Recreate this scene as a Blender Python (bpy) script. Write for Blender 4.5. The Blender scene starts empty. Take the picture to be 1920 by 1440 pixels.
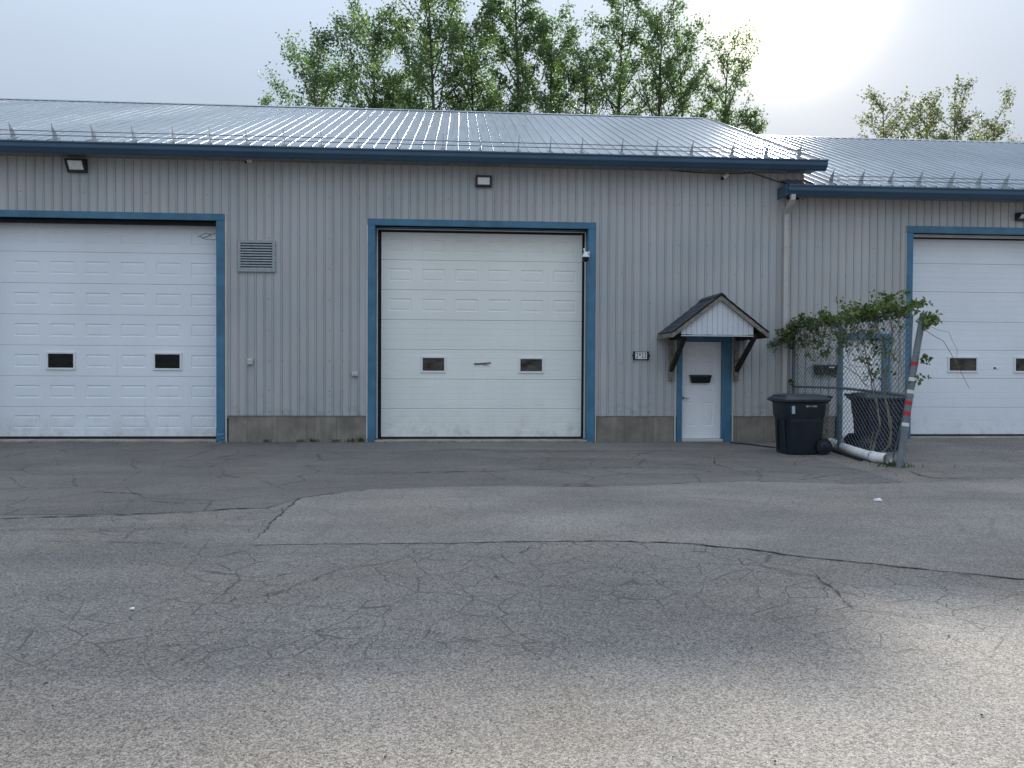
import bpy, bmesh, math, random
import numpy as np
from mathutils import Vector, Matrix
from mathutils.geometry import tessellate_polygon

sc = bpy.context.scene
C = sc.collection
R = math.radians

# ------------------------------------------------------------------ camera
cd = bpy.data.cameras.new('camera')
cam = bpy.data.objects.new('camera', cd)
C.objects.link(cam)
sc.camera = cam
cd.sensor_fit = 'HORIZONTAL'
cd.sensor_width = 36.0
cd.lens = 36.0 * 1442.0 / 1920.0
cd.clip_start = 0.05
cd.clip_end = 3000.0
YAW, PITCH, ROLL = 0.0674, -0.0182, 0.00527
_f = Vector((math.sin(YAW) * math.cos(PITCH), math.cos(YAW) * math.cos(PITCH), math.sin(PITCH)))
_r = Vector((math.cos(YAW), -math.sin(YAW), 0.0))
_u = _r.cross(_f)
_r2 = math.cos(ROLL) * _r + math.sin(ROLL) * _u
_u2 = -math.sin(ROLL) * _r + math.cos(ROLL) * _u
_m = Matrix((_r2, _u2, -_f)).transposed().to_4x4()
_m.translation = (0.0, -16.0, 1.5)
cam.matrix_world = _m

# ------------------------------------------------------------------ light
SUN_EL, SUN_AZ = R(24.3), R(23.6)
SUN_DIR = Vector((math.sin(SUN_AZ) * math.cos(SUN_EL), math.cos(SUN_AZ) * math.cos(SUN_EL), math.sin(SUN_EL)))
SUN_STRENGTH = 3.0
SKY_STRENGTH = 0.003
VEIL = 0.53
EXPOSURE = 1.45

world = bpy.data.worlds.new('World')
sc.world = world
world.use_nodes = True
wt = world.node_tree
wt.nodes.clear()
sky = wt.nodes.new('ShaderNodeTexSky')
sky.sky_type = 'NISHITA'
sky.sun_disc = False
sky.sun_elevation = SUN_EL
sky.sun_rotation = SUN_AZ
sky.air_density = 1.0
sky.dust_density = 1.0
sky.ozone_density = 1.5
bg1 = wt.nodes.new('ShaderNodeBackground')
bg1.inputs['Strength'].default_value = SKY_STRENGTH
wt.links.new(sky.outputs[0], bg1.inputs['Color'])
tc = wt.nodes.new('ShaderNodeTexCoord')
nrm = wt.nodes.new('ShaderNodeVectorMath'); nrm.operation = 'NORMALIZE'
wt.links.new(tc.outputs['Generated'], nrm.inputs[0])
dot = wt.nodes.new('ShaderNodeVectorMath'); dot.operation = 'DOT_PRODUCT'
wt.links.new(nrm.outputs[0], dot.inputs[0])
dot.inputs[1].default_value = SUN_DIR


def wmath(op, a, b=None):
    n = wt.nodes.new('ShaderNodeMath'); n.operation = op
    for i, x in enumerate((a, b)):
        if x is None:
            continue
        if isinstance(x, (int, float)):
            n.inputs[i].default_value = x
        else:
            wt.links.new(x, n.inputs[i])
    return n.outputs[0]


dpos = wmath('MAXIMUM', dot.outputs['Value'], 0.0)
glow = wmath('ADD', wmath('MULTIPLY', wmath('POWER', dpos, 12.0), 0.012), wmath('MULTIPLY', wmath('POWER', dpos, 60.0), 0.030))
glow = wmath('ADD', glow, wmath('MULTIPLY', wmath('POWER', dpos, 480.0), 1.0))
# thin veil of high cloud: even, faintly mottled
wno = wt.nodes.new('ShaderNodeTexNoise')
wno.inputs['Scale'].default_value = 2.2
wno.inputs['Detail'].default_value = 4.0
wmap = wt.nodes.new('ShaderNodeMapping')
wmap.inputs['Scale'].default_value = (1.0, 1.0, 3.0)
wt.links.new(nrm.outputs[0], wmap.inputs['Vector'])
wt.links.new(wmap.outputs[0], wno.inputs['Vector'])
# a veiled sky is brighter overhead than at the horizon: (1 + 4 sin el) / 5
wsep = wt.nodes.new('ShaderNodeSeparateXYZ')
wt.links.new(nrm.outputs[0], wsep.inputs[0])
over = wmath('MULTIPLY', wmath('ADD', wmath('MULTIPLY', wmath('MAXIMUM', wsep.outputs['Z'], 0.0), 4.0), 1.0), 0.2)
veil = wmath('MULTIPLY', wmath('MULTIPLY', wmath('ADD', wmath('MULTIPLY', wno.outputs['Fac'], 0.22), 0.89), VEIL), over)
bg2 = wt.nodes.new('ShaderNodeBackground')
bg2.inputs['Color'].default_value = (0.81, 0.945, 1.14, 1)
wt.links.new(veil, bg2.inputs['Strength'])
bg3 = wt.nodes.new('ShaderNodeBackground')
bg3.inputs['Color'].default_value = (1.0, 0.78, 0.42, 1)
wt.links.new(glow, bg3.inputs['Strength'])
ad1 = wt.nodes.new('ShaderNodeAddShader'); ad2 = wt.nodes.new('ShaderNodeAddShader')
wt.links.new(bg1.outputs[0], ad1.inputs[0]); wt.links.new(bg2.outputs[0], ad1.inputs[1])
wt.links.new(ad1.outputs[0], ad2.inputs[0]); wt.links.new(bg3.outputs[0], ad2.inputs[1])
wo = wt.nodes.new('ShaderNodeOutputWorld')
wt.links.new(ad2.outputs[0], wo.inputs['Surface'])

sl = bpy.data.lights.new('sun', 'SUN')
sl.energy = SUN_STRENGTH
sl.angle = R(2.5)
sl.color = (1.0, 0.955, 0.88)
sun = bpy.data.objects.new('sun', sl)
C.objects.link(sun)
sun.rotation_euler = SUN_DIR.to_track_quat('Z', 'Y').to_euler()
sun.location = SUN_DIR * 60

vs = sc.view_settings
vs.view_transform = 'Standard'
vs.look = 'None'
vs.exposure = EXPOSURE
vs.gamma = 1.0
vs.use_curve_mapping = False
sc.cycles.max_bounces = 8
sc.cycles.sample_clamp_indirect = 4.0


# ------------------------------------------------------------------ materials
def new_mat(name):
    m = bpy.data.materials.new(name)
    m.use_nodes = True
    nt = m.node_tree
    b = nt.nodes['Principled BSDF']
    return m, nt, b


class NT:
    """small helper for node graphs in world coordinates"""
    def __init__(s, name):
        s.m, s.nt, s.b = new_mat(name)
        g = s.nt.nodes.new('ShaderNodeNewGeometry')
        s.pos = g.outputs['Position']

    def node(s, t, **kw):
        n = s.nt.nodes.new(t)
        for k, v in kw.items():
            setattr(n, k, v)
        return n

    def link(s, a, b):
        s.nt.links.new(a, b)

    def put(s, sock, v):
        if isinstance(v, bpy.types.NodeSocket):
            s.link(v, sock)
        else:
            sock.default_value = v

    def scaled(s, sx, sy, sz, vec=None):
        n = s.node('ShaderNodeMapping')
        n.inputs['Scale'].default_value = (sx, sy, sz)
        s.link(vec or s.pos, n.inputs['Vector'])
        return n.outputs[0]

    def noise(s, scale, detail=3.0, rough=0.55, vec=None, out='Fac'):
        n = s.node('ShaderNodeTexNoise')
        n.inputs['Scale'].default_value = scale
        n.inputs['Detail'].default_value = detail
        n.inputs['Roughness'].default_value = rough
        s.link(vec or s.pos, n.inputs['Vector'])
        return n.outputs[out]

    def voro(s, scale, feature='F1', vec=None, out='Distance', rnd=1.0):
        n = s.node('ShaderNodeTexVoronoi', feature=feature)
        n.inputs['Scale'].default_value = scale
        n.inputs['Randomness'].default_value = rnd
        s.link(vec or s.pos, n.inputs['Vector'])
        return n.outputs[out]

    def math(s, op, a, b=0.0, clamp=False):
        n = s.node('ShaderNodeMath', operation=op, use_clamp=clamp)
        s.put(n.inputs[0], a); s.put(n.inputs[1], b)
        return n.outputs[0]

    def rng(s, v, a, b, c, d, smooth=True):
        n = s.node('ShaderNodeMapRange')
        if smooth:
            n.interpolation_type = 'SMOOTHSTEP'
        s.put(n.inputs['Value'], v)
        for k, x in zip(('From Min', 'From Max', 'To Min', 'To Max'), (a, b, c, d)):
            s.put(n.inputs[k], x)
        return n.outputs['Result']

    def mix(s, f, a, b, blend='MIX'):
        n = s.node('ShaderNodeMix', data_type='RGBA', blend_type=blend)
        s.put(n.inputs[0], f)
        for i, x in ((6, a), (7, b)):
            s.put(n.inputs[i], x if isinstance(x, bpy.types.NodeSocket) else (*x, 1.0) if len(x) == 3 else x)
        return n.outputs[2]

    def mul(s, col, v):
        """colour times a value"""
        n = s.node('ShaderNodeVectorMath', operation='SCALE')
        s.put(n.inputs[0], col if isinstance(col, bpy.types.NodeSocket) else col[:3])
        s.put(n.inputs['Scale'], v)
        return n.outputs[0]

    def bump(s, h, strength=0.3, dist=0.01):
        n = s.node('ShaderNodeBump')
        n.inputs['Strength'].default_value = strength
        n.inputs['Distance'].default_value = dist
        s.link(h, n.inputs['Height'])
        s.link(n.outputs[0], s.b.inputs['Normal'])

    def base(s, col=None, rough=None, metal=None, spec=None):
        for k, v in (('Base Color', col), ('Roughness', rough), ('Metallic', metal), ('Specular IOR Level', spec)):
            if v is not None:
                s.put(s.b.inputs[k], (*v, 1.0) if isinstance(v, tuple) and len(v) == 3 else v)
        return s.m


def simple(name, col, rough=0.55, metal=0.0, var=0.12, scale=4.0, bump=0.0, bscale=60.0, spec=0.5):
    n = NT(name)
    f = n.rng(n.noise(scale, 4.0), 0.25, 0.75, 1.0 - var, 1.0 + var)
    n.base(n.mul(col, f), n.rng(n.noise(scale * 2.3, 3.0), 0.2, 0.8, max(0.03, rough - 0.08), rough + 0.08), metal, spec)
    if bump:
        n.bump(n.noise(bscale, 3.0), bump, 0.004)
    return n.m


def siding_mat(name, col):
    n = NT(name)
    streak = n.noise(1.0, 4.0, vec=n.scaled(5.0, 5.0, 0.35))
    patch = n.noise(0.55, 2.0)
    f = n.math('ADD', n.rng(streak, 0.25, 0.75, 0.93, 1.05), n.rng(patch, 0.3, 0.7, -0.05, 0.05))
    tint = n.mix(n.rng(n.noise(0.9, 2.0), 0.35, 0.65, 0, 1), col, (col[0] * 0.95, col[1] * 1.01, col[2] * 1.02))
    # splash dirt low on the wall
    sep = n.node('ShaderNodeSeparateXYZ'); n.link(n.pos, sep.inputs[0])
    low = n.math('MULTIPLY', n.rng(sep.outputs['Z'], 0.5, 1.3, 1.0, 0.0), n.rng(n.noise(6.0, 5.0), 0.45, 0.75, 0.0, 0.35))
    c = n.mix(low, n.mul(tint, f), (0.20, 0.18, 0.16))
    n.base(c, n.rng(n.noise(3.0, 3.0), 0.3, 0.7, 0.42, 0.58), 0.0, 0.4)
    n.bump(n.noise(1.6, 2.0), 0.25, 0.012)
    return n.m


def door_mat(name, col, dirt=(0.52, 0.50, 0.42), amount=0.35):
    n = NT(name)
    grain = n.noise(1.0, 5.0, vec=n.scaled(6.0, 6.0, 160.0))
    d = n.math('MULTIPLY', n.rng(n.noise(1.3, 5.0), 0.5, 0.85, 0.0, 1.0), amount)
    c = n.mix(d, n.mul(col, n.rng(n.noise(0.6, 2.0), 0.3, 0.7, 0.96, 1.03)), dirt)
    sz = n.node('ShaderNodeSeparateXYZ'); n.link(n.pos, sz.inputs[0])
    splash = n.math('MULTIPLY', n.rng(sz.outputs[2], 0.06, 0.75, 1.0, 0.0), n.rng(n.noise(5.0, 6.0, 0.7), 0.40, 0.75, 0.05, 0.55))
    c = n.mix(splash, c, (0.42, 0.40, 0.36))
    runs = n.math('MULTIPLY', n.rng(n.noise(1.0, 4.0, vec=n.scaled(16.0, 16.0, 0.5)), 0.58, 0.80, 0.0, 1.0), 0.22)
    c = n.mix(runs, c, (0.50, 0.48, 0.43))
    c = n.mul(c, n.rng(grain, 0.2, 0.8, 0.97, 1.03))
    n.base(c, n.rng(n.noise(2.0, 3.0), 0.3, 0.7, 0.38, 0.5), 0.0, 0.45)
    n.bump(grain, 0.22, 0.003)
    return n.m


def roof_mat(name):
    n = NT(name)
    streak = n.noise(1.0, 5.0, vec=n.scaled(14.0, 0.7, 0.7))
    sp = n.voro(55.0, out='Color')
    spv = n.node('ShaderNodeSeparateColor'); n.link(sp, spv.inputs[0])
    big = n.noise(0.35, 3.0)
    f = n.math('ADD', n.rng(streak, 0.25, 0.75, 0.84, 1.10), n.rng(big, 0.3, 0.7, -0.05, 0.06))
    f = n.math('ADD', f, n.rng(spv.outputs[0], 0, 1, -0.04, 0.04))
    n.base(n.mul((0.315, 0.35, 0.385), f), n.rng(streak, 0.2, 0.8, 0.30, 0.42), 0.85, 0.5)
    n.bump(n.noise(0.9, 2.0, vec=n.scaled(2.2, 1.0, 1.0)), 0.28, 0.02)
    return n.m


def asphalt_mat(name, col, speck=0.5, crack=0.8, stain=0.5, cscale=2.0, pale=(0.30, 0.295, 0.285)):
    n = NT(name)
    sep = n.node('ShaderNodeSeparateXYZ'); n.link(n.pos, sep.inputs[0])
    # patches of wear
    wear = n.noise(0.45, 5.0, 0.6)
    f = n.rng(wear, 0.28, 0.72, 1.0 - 0.22 * stain, 1.0 + 0.20 * stain)
    streaks = n.noise(1.0, 4.0, 0.6, vec=n.scaled(0.35, 1.6, 1.0))
    f = n.math('MULTIPLY', f, n.rng(streaks, 0.3, 0.7, 0.90, 1.10))
    tint = n.mix(n.rng(n.noise(0.8, 3.0), 0.35, 0.65, 0.0, 1.0), col, (col[0] * 1.04, col[1] * 1.0, col[2] * 0.93))
    c = n.mul(tint, f)
    # aggregate: stones of two sizes
    v1 = n.node('ShaderNodeTexVoronoi'); v1.inputs['Scale'].default_value = 105.0; n.link(n.pos, v1.inputs['Vector'])
    sv = n.node('ShaderNodeSeparateColor'); n.link(v1.outputs['Color'], sv.inputs[0])
    v2 = n.node('ShaderNodeTexVoronoi'); v2.inputs['Scale'].default_value = 250.0; n.link(n.pos, v2.inputs['Vector'])
    sv2 = n.node('ShaderNodeSeparateColor'); n.link(v2.outputs['Color'], sv2.inputs[0])
    stone = n.math('ADD', n.rng(sv.outputs[0], 0.0, 1.0, -0.5, 0.5, False), n.rng(sv2.outputs[1], 0.0, 1.0, -0.4, 0.4, False))
    c = n.mul(c, n.math('ADD', 1.0, n.math('MULTIPLY', stone, speck)))
    light = n.math('MULTIPLY', n.rng(sv.outputs[1], 0.90, 0.96, 0.0, 1.0), 0.6 * speck)
    c = n.mix(light, c, pale)
    dark = n.math('MULTIPLY', n.rng(sv2.outputs[2], 0.86, 0.93, 0.0, 1.0), 0.75)
    c = n.mix(dark, c, (col[0] * 0.28, col[1] * 0.28, col[2] * 0.28))
    # alligator cracking
    wn = n.node('ShaderNodeTexNoise'); wn.inputs['Scale'].default_value = 2.4; wn.inputs['Detail'].default_value = 5.0
    n.link(n.pos, wn.inputs['Vector'])
    off = n.node('ShaderNodeVectorMath', operation='MULTIPLY_ADD')
    n.link(wn.outputs['Color'], off.inputs[0]); off.inputs[1].default_value = (0.16, 0.16, 0.0); n.link(n.pos, off.inputs[2])
    flat = n.scaled(1.0, 1.0, 0.0, off.outputs[0])
    e1 = n.voro(cscale, 'DISTANCE_TO_EDGE', flat)
    e2 = n.voro(cscale * 2.3, 'DISTANCE_TO_EDGE', flat)
    where = n.rng(n.noise(0.42, 3.0), 0.34, 0.50, 0.0, 1.0)
    vary = n.rng(n.noise(1.7, 3.0), 0.3, 0.7, 0.25, 0.85)
    where2 = n.rng(n.noise(0.7, 3.0, vec=n.scaled(1.0, 1.0, 1.0, off.outputs[0])), 0.46, 0.62, 0.0, 1.0)
    k1 = n.math('MULTIPLY', n.rng(e1, 0.002, n.math('MULTIPLY', vary, 0.031), 1.0, 0.0), where)
    k2 = n.math('MULTIPLY', n.rng(e2, 0.002, n.math('MULTIPLY', vary, 0.030), 0.8, 0.0), where2)
    k = n.math('MULTIPLY', n.math('MULTIPLY', n.math('MAXIMUM', k1, k2), crack), n.rng(sep.outputs['Y'], -12.6, -11.6, 0.25, 1.0))
    c = n.mix(k, c, (col[0] * 0.42, col[1] * 0.42, col[2] * 0.42))
    n.base(c, n.rng(sv.outputs[2], 0, 1, 0.78, 0.95, False), 0.0, 0.35)
    h = n.math('ADD', n.math('MULTIPLY', v1.outputs['Distance'], -0.6), n.math('MULTIPLY', sv.outputs[0], 0.5))
    h = n.math('SUBTRACT', h, n.math('MULTIPLY', k, 2.5))
    n.bump(h, 0.5, 0.004)
    return n.m


def leaf_mat(name, a, b, trans=0.45):
    m = bpy.data.materials.new(name)
    m.use_nodes = True
    nt = m.node_tree
    nt.nodes.clear()
    g = nt.nodes.new('ShaderNodeNewGeometry')
    no = nt.nodes.new('ShaderNodeTexNoise'); no.inputs['Scale'].default_value = 1.1; no.inputs['Detail'].default_value = 3.0
    nt.links.new(g.outputs['Position'], no.inputs['Vector'])
    ad = nt.nodes.new('ShaderNodeMath'); ad.operation = 'ADD'
    nt.links.new(no.outputs['Fac'], ad.inputs[0])
    ri = nt.nodes.new('ShaderNodeMath'); ri.operation = 'MULTIPLY_ADD'
    nt.links.new(g.outputs['Random Per Island'], ri.inputs[0]); ri.inputs[1].default_value = 0.7; ri.inputs[2].default_value = -0.35
    nt.links.new(ri.outputs[0], ad.inputs[1])
    ramp = nt.nodes.new('ShaderNodeValToRGB')
    ramp.color_ramp.elements[0].position = 0.15; ramp.color_ramp.elements[0].color = (*a, 1)
    ramp.color_ramp.elements[1].position = 0.85; ramp.color_ramp.elements[1].color = (*b, 1)
    nt.links.new(ad.outputs[0], ramp.inputs[0])
    d = nt.nodes.new('ShaderNodeBsdfPrincipled'); d.inputs['Roughness'].default_value = 0.5
    nt.links.new(ramp.outputs[0], d.inputs['Base Color'])
    t = nt.nodes.new('ShaderNodeBsdfTranslucent')
    mx = nt.nodes.new('ShaderNodeMix'); mx.data_type = 'RGBA'; mx.blend_type = 'MULTIPLY'; mx.inputs[0].default_value = 1.0
    nt.links.new(ramp.outputs[0], mx.inputs[6]); mx.inputs[7].default_value = (1.35, 1.45, 0.65, 1)
    nt.links.new(mx.outputs[2], t.inputs['Color'])
    s = nt.nodes.new('ShaderNodeMixShader'); s.inputs[0].default_value = trans
    nt.links.new(d.outputs[0], s.inputs[1]); nt.links.new(t.outputs[0], s.inputs[2])
    o = nt.nodes.new('ShaderNodeOutputMaterial')
    nt.links.new(s.outputs[0], o.inputs['Surface'])
    return m


def pane_mat(name, col, wav=0.6):
    n = NT(name)
    w = n.noise(2.2, 2.0, vec=n.scaled(1.0, 1.0, 1.6))
    n.base(n.mul(col, n.rng(n.noise(3.5, 3.0, vec=n.scaled(1.0, 1.0, 2.0)), 0.3, 0.7, 0.35, 1.5)), 0.04, 0.0, 0.30)
    n.bump(w, wav, 0.05)
    return n.m


def concrete_mat(name, col):
    n = NT(name)
    f = n.rng(n.noise(2.0, 6.0, 0.65), 0.25, 0.75, 0.70, 1.2)
    drip = n.noise(1.0, 4.0, vec=n.scaled(7.0, 7.0, 0.8))
    c = n.mul(col, n.math('MULTIPLY', f, n.rng(drip, 0.3, 0.7, 0.85, 1.1)))
    seam = n.math('PINGPONG', n.math('ADD', n.node('ShaderNodeSeparateXYZ').outputs[0], 0.0), 0.4)
    sx = n.node('ShaderNodeSeparateXYZ'); n.link(n.pos, sx.inputs[0])
    seam = n.math('PINGPONG', n.math('ADD', sx.outputs[0], 0.13), 0.3)
    c = n.mix(n.math('MULTIPLY', n.rng(seam, 0.0, 0.014, 1.0, 0.0), 0.8), c, (col[0] * 0.5, col[1] * 0.5, col[2] * 0.5))
    ch = n.rng(n.noise(9.0, 4.0, 0.7), 0.66, 0.72, 0.0, 0.6)
    c = n.mix(ch, c, (0.42, 0.40, 0.36))
    n.base(c, 0.85, 0.0, 0.3)
    n.bump(n.noise(35.0, 5.0), 0.4, 0.006)
    return n.m


def wood_mat(name, a, b):
    n = NT(name)
    g = n.noise(1.0, 6.0, 0.7, vec=n.scaled(9.0, 9.0, 9.0))
    g2 = n.noise(30.0, 4.0, 0.7)
    c = n.mix(n.rng(n.math('ADD', n.math('MULTIPLY', g, 0.6), n.math('MULTIPLY', g2, 0.4)), 0.38, 0.62, 0.0, 1.0), a, b)
    n.base(c, 0.8, 0.0, 0.25)
    n.bump(g2, 0.4, 0.004)
    return n.m


def shingle_mat(name):
    n = NT(name)
    g = n.voro(220.0, out='Color')
    s = n.node('ShaderNodeSeparateColor'); n.link(g, s.inputs[0])
    f = n.math('MULTIPLY', n.rng(s.outputs[0], 0, 1, 0.5, 1.5, False), n.rng(n.noise(3.0, 4.0), 0.3, 0.7, 0.75, 1.2))
    n.base(n.mul((0.060, 0.068, 0.080), f), 0.9, 0.0, 0.3)
    n.bump(s.outputs[1], 0.4, 0.003)
    return n.m


MS = siding_mat('grey_siding', (0.45, 0.45, 0.45))
MS2 = siding_mat('grey_siding_second', (0.455, 0.45, 0.445))
MBLUE = simple('blue_trim', (0.055, 0.170, 0.270), 0.48, var=0.2, scale=3.0)
MGUT = simple('gutter_blue', (0.042, 0.095, 0.155), 0.38, var=0.08, scale=1.2)
MDOORL = door_mat('door_white_cool', (0.83, 0.875, 0.91), amount=0.10)
MDOORC = door_mat('door_white_warm', (0.87, 0.89, 0.84), amount=0.22)
MDOORR = door_mat('door_white_plain', (0.83, 0.87, 0.91), amount=0.08)
MENTRY = simple('entry_door_white', (0.92, 0.93, 0.94), 0.35, var=0.03)
MROOF = roof_mat('galvanised_roof')
MDECK = simple('roof_deck_dark', (0.05, 0.05, 0.055), 0.9)
MSOF = simple('soffit_grey', (0.26, 0.25, 0.24), 0.6, var=0.15)
MJ = simple('pale_channel', (0.55, 0.55, 0.53), 0.5, var=0.1)
MRUB = simple('black_rubber', (0.008, 0.009, 0.011), 0.7)
MWHT = simple('white_plastic', (0.78, 0.80, 0.82), 0.35, var=0.04)
MPVC = simple('white_pipe', (0.84, 0.85, 0.84), 0.35, var=0.12, scale=7.0)
MPANED = pane_mat('dark_pane', (0.005, 0.007, 0.008), 0.35)
MPANEB = pane_mat('brown_pane', (0.060, 0.054, 0.045), 0.7)  # brown mottling stands in for shapes reflected in and seen through the glass
MCON = concrete_mat('foundation_concrete', (0.265, 0.24, 0.20))
MSILL = concrete_mat('sill_concrete', (0.34, 0.31, 0.27))
MGALV = simple('galvanised_steel', (0.34, 0.38, 0.40), 0.7, 0.2, var=0.15, scale=14.0)
MFENCE = simple('fence_steel', (0.135, 0.175, 0.20), 0.5, 0.35, var=0.2, scale=9.0)
MWIRE = simple('fence_wire', (0.105, 0.13, 0.15), 0.5, 0.3, var=0.2, scale=9.0)
MDARK = simple('dark_housing', (0.012, 0.016, 0.022), 0.45)
MLENS = simple('lamp_lens', (0.82, 0.84, 0.82), 0.18, var=0.12, scale=9.0)
MBIN = simple('bin_plastic', (0.009, 0.017, 0.028), 0.48, var=0.25, scale=6.0, bump=0.15)
MBINL = simple('bin_lid_plastic', (0.030, 0.040, 0.052), 0.5, var=0.2, scale=6.0, bump=0.15)
MBLK = simple('black_plastic', (0.010, 0.012, 0.014), 0.4)
MWOOD = wood_mat('weathered_wood', (0.30, 0.28, 0.24), (0.13, 0.12, 0.10))
MWOODD = wood_mat('dark_wood', (0.060, 0.048, 0.040), (0.022, 0.018, 0.016))
MGABLE = simple('gable_white', (0.60, 0.64, 0.68), 0.5, var=0.06)
MSHIN = shingle_mat('dark_shingle')
MPOST = simple('grey_conduit', (0.165, 0.19, 0.205), 0.5, var=0.15, scale=8.0)
MRED = simple('red_tape', (0.46, 0.025, 0.03), 0.4)
MWTAPE = simple('white_tape', (0.70, 0.71, 0.70), 0.4)
MDOWN = simple('downpipe_grey', (0.50, 0.485, 0.46), 0.45, var=0.08)
MSTEM = simple('vine_bark', (0.17, 0.155, 0.13), 0.85, var=0.3, scale=12.0)
MVINE = leaf_mat('vine_leaf', (0.035, 0.075, 0.022), (0.165, 0.215, 0.060), 0.30)
MBARK = simple('tree_bark', (0.075, 0.065, 0.058), 0.9, var=0.3, scale=5.0)
MLEAF = leaf_mat('tree_leaf', (0.070, 0.125, 0.082), (0.155, 0.230, 0.115), 0.50)  # leaf tones lightened in place of haze over the distant row
MLEAF2 = leaf_mat('tree_leaf_young', (0.095, 0.115, 0.075), (0.19, 0.21, 0.12), 0.50)
MWEED = leaf_mat('weed_leaf', (0.02, 0.05, 0.015), (0.06, 0.11, 0.03), 0.25)
MASPH = asphalt_mat('asphalt_old', (0.197, 0.181, 0.167), 1.0, 0.85, 0.7, 3.1)
MASPP = asphalt_mat('asphalt_newer', (0.221, 0.202, 0.186), 0.9, 0.25, 0.9, 1.0)
MASPA = asphalt_mat('asphalt_apron', (0.149, 0.139, 0.129), 0.7, 0.65, 0.8, 0.9)
MASPS = asphalt_mat('asphalt_strip', (0.165, 0.158, 0.150), 0.9, 0.0, 0.6, 1.0)
MCRACK = simple('crack_fill', (0.050, 0.049, 0.048), 0.95, var=0.4, scale=20.0)
MTORN = simple('torn_board', (0.19, 0.15, 0.125), 0.8, var=0.4, scale=25.0)
MINK = simple('black_paint', (0.012, 0.012, 0.014), 0.5)
MSTICK = simple('pale_sticker', (0.42, 0.55, 0.62), 0.4)
MSTONE = simple('loose_stone', (0.09, 0.088, 0.085), 0.9, var=0.6, scale=30.0)


# ------------------------------------------------------------------ mesh helpers
def origin(o):
    v = Vector((0, 0, 0))
    while o is not None:
        v += Vector(o.location)
        o = o.parent
    return v


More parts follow.
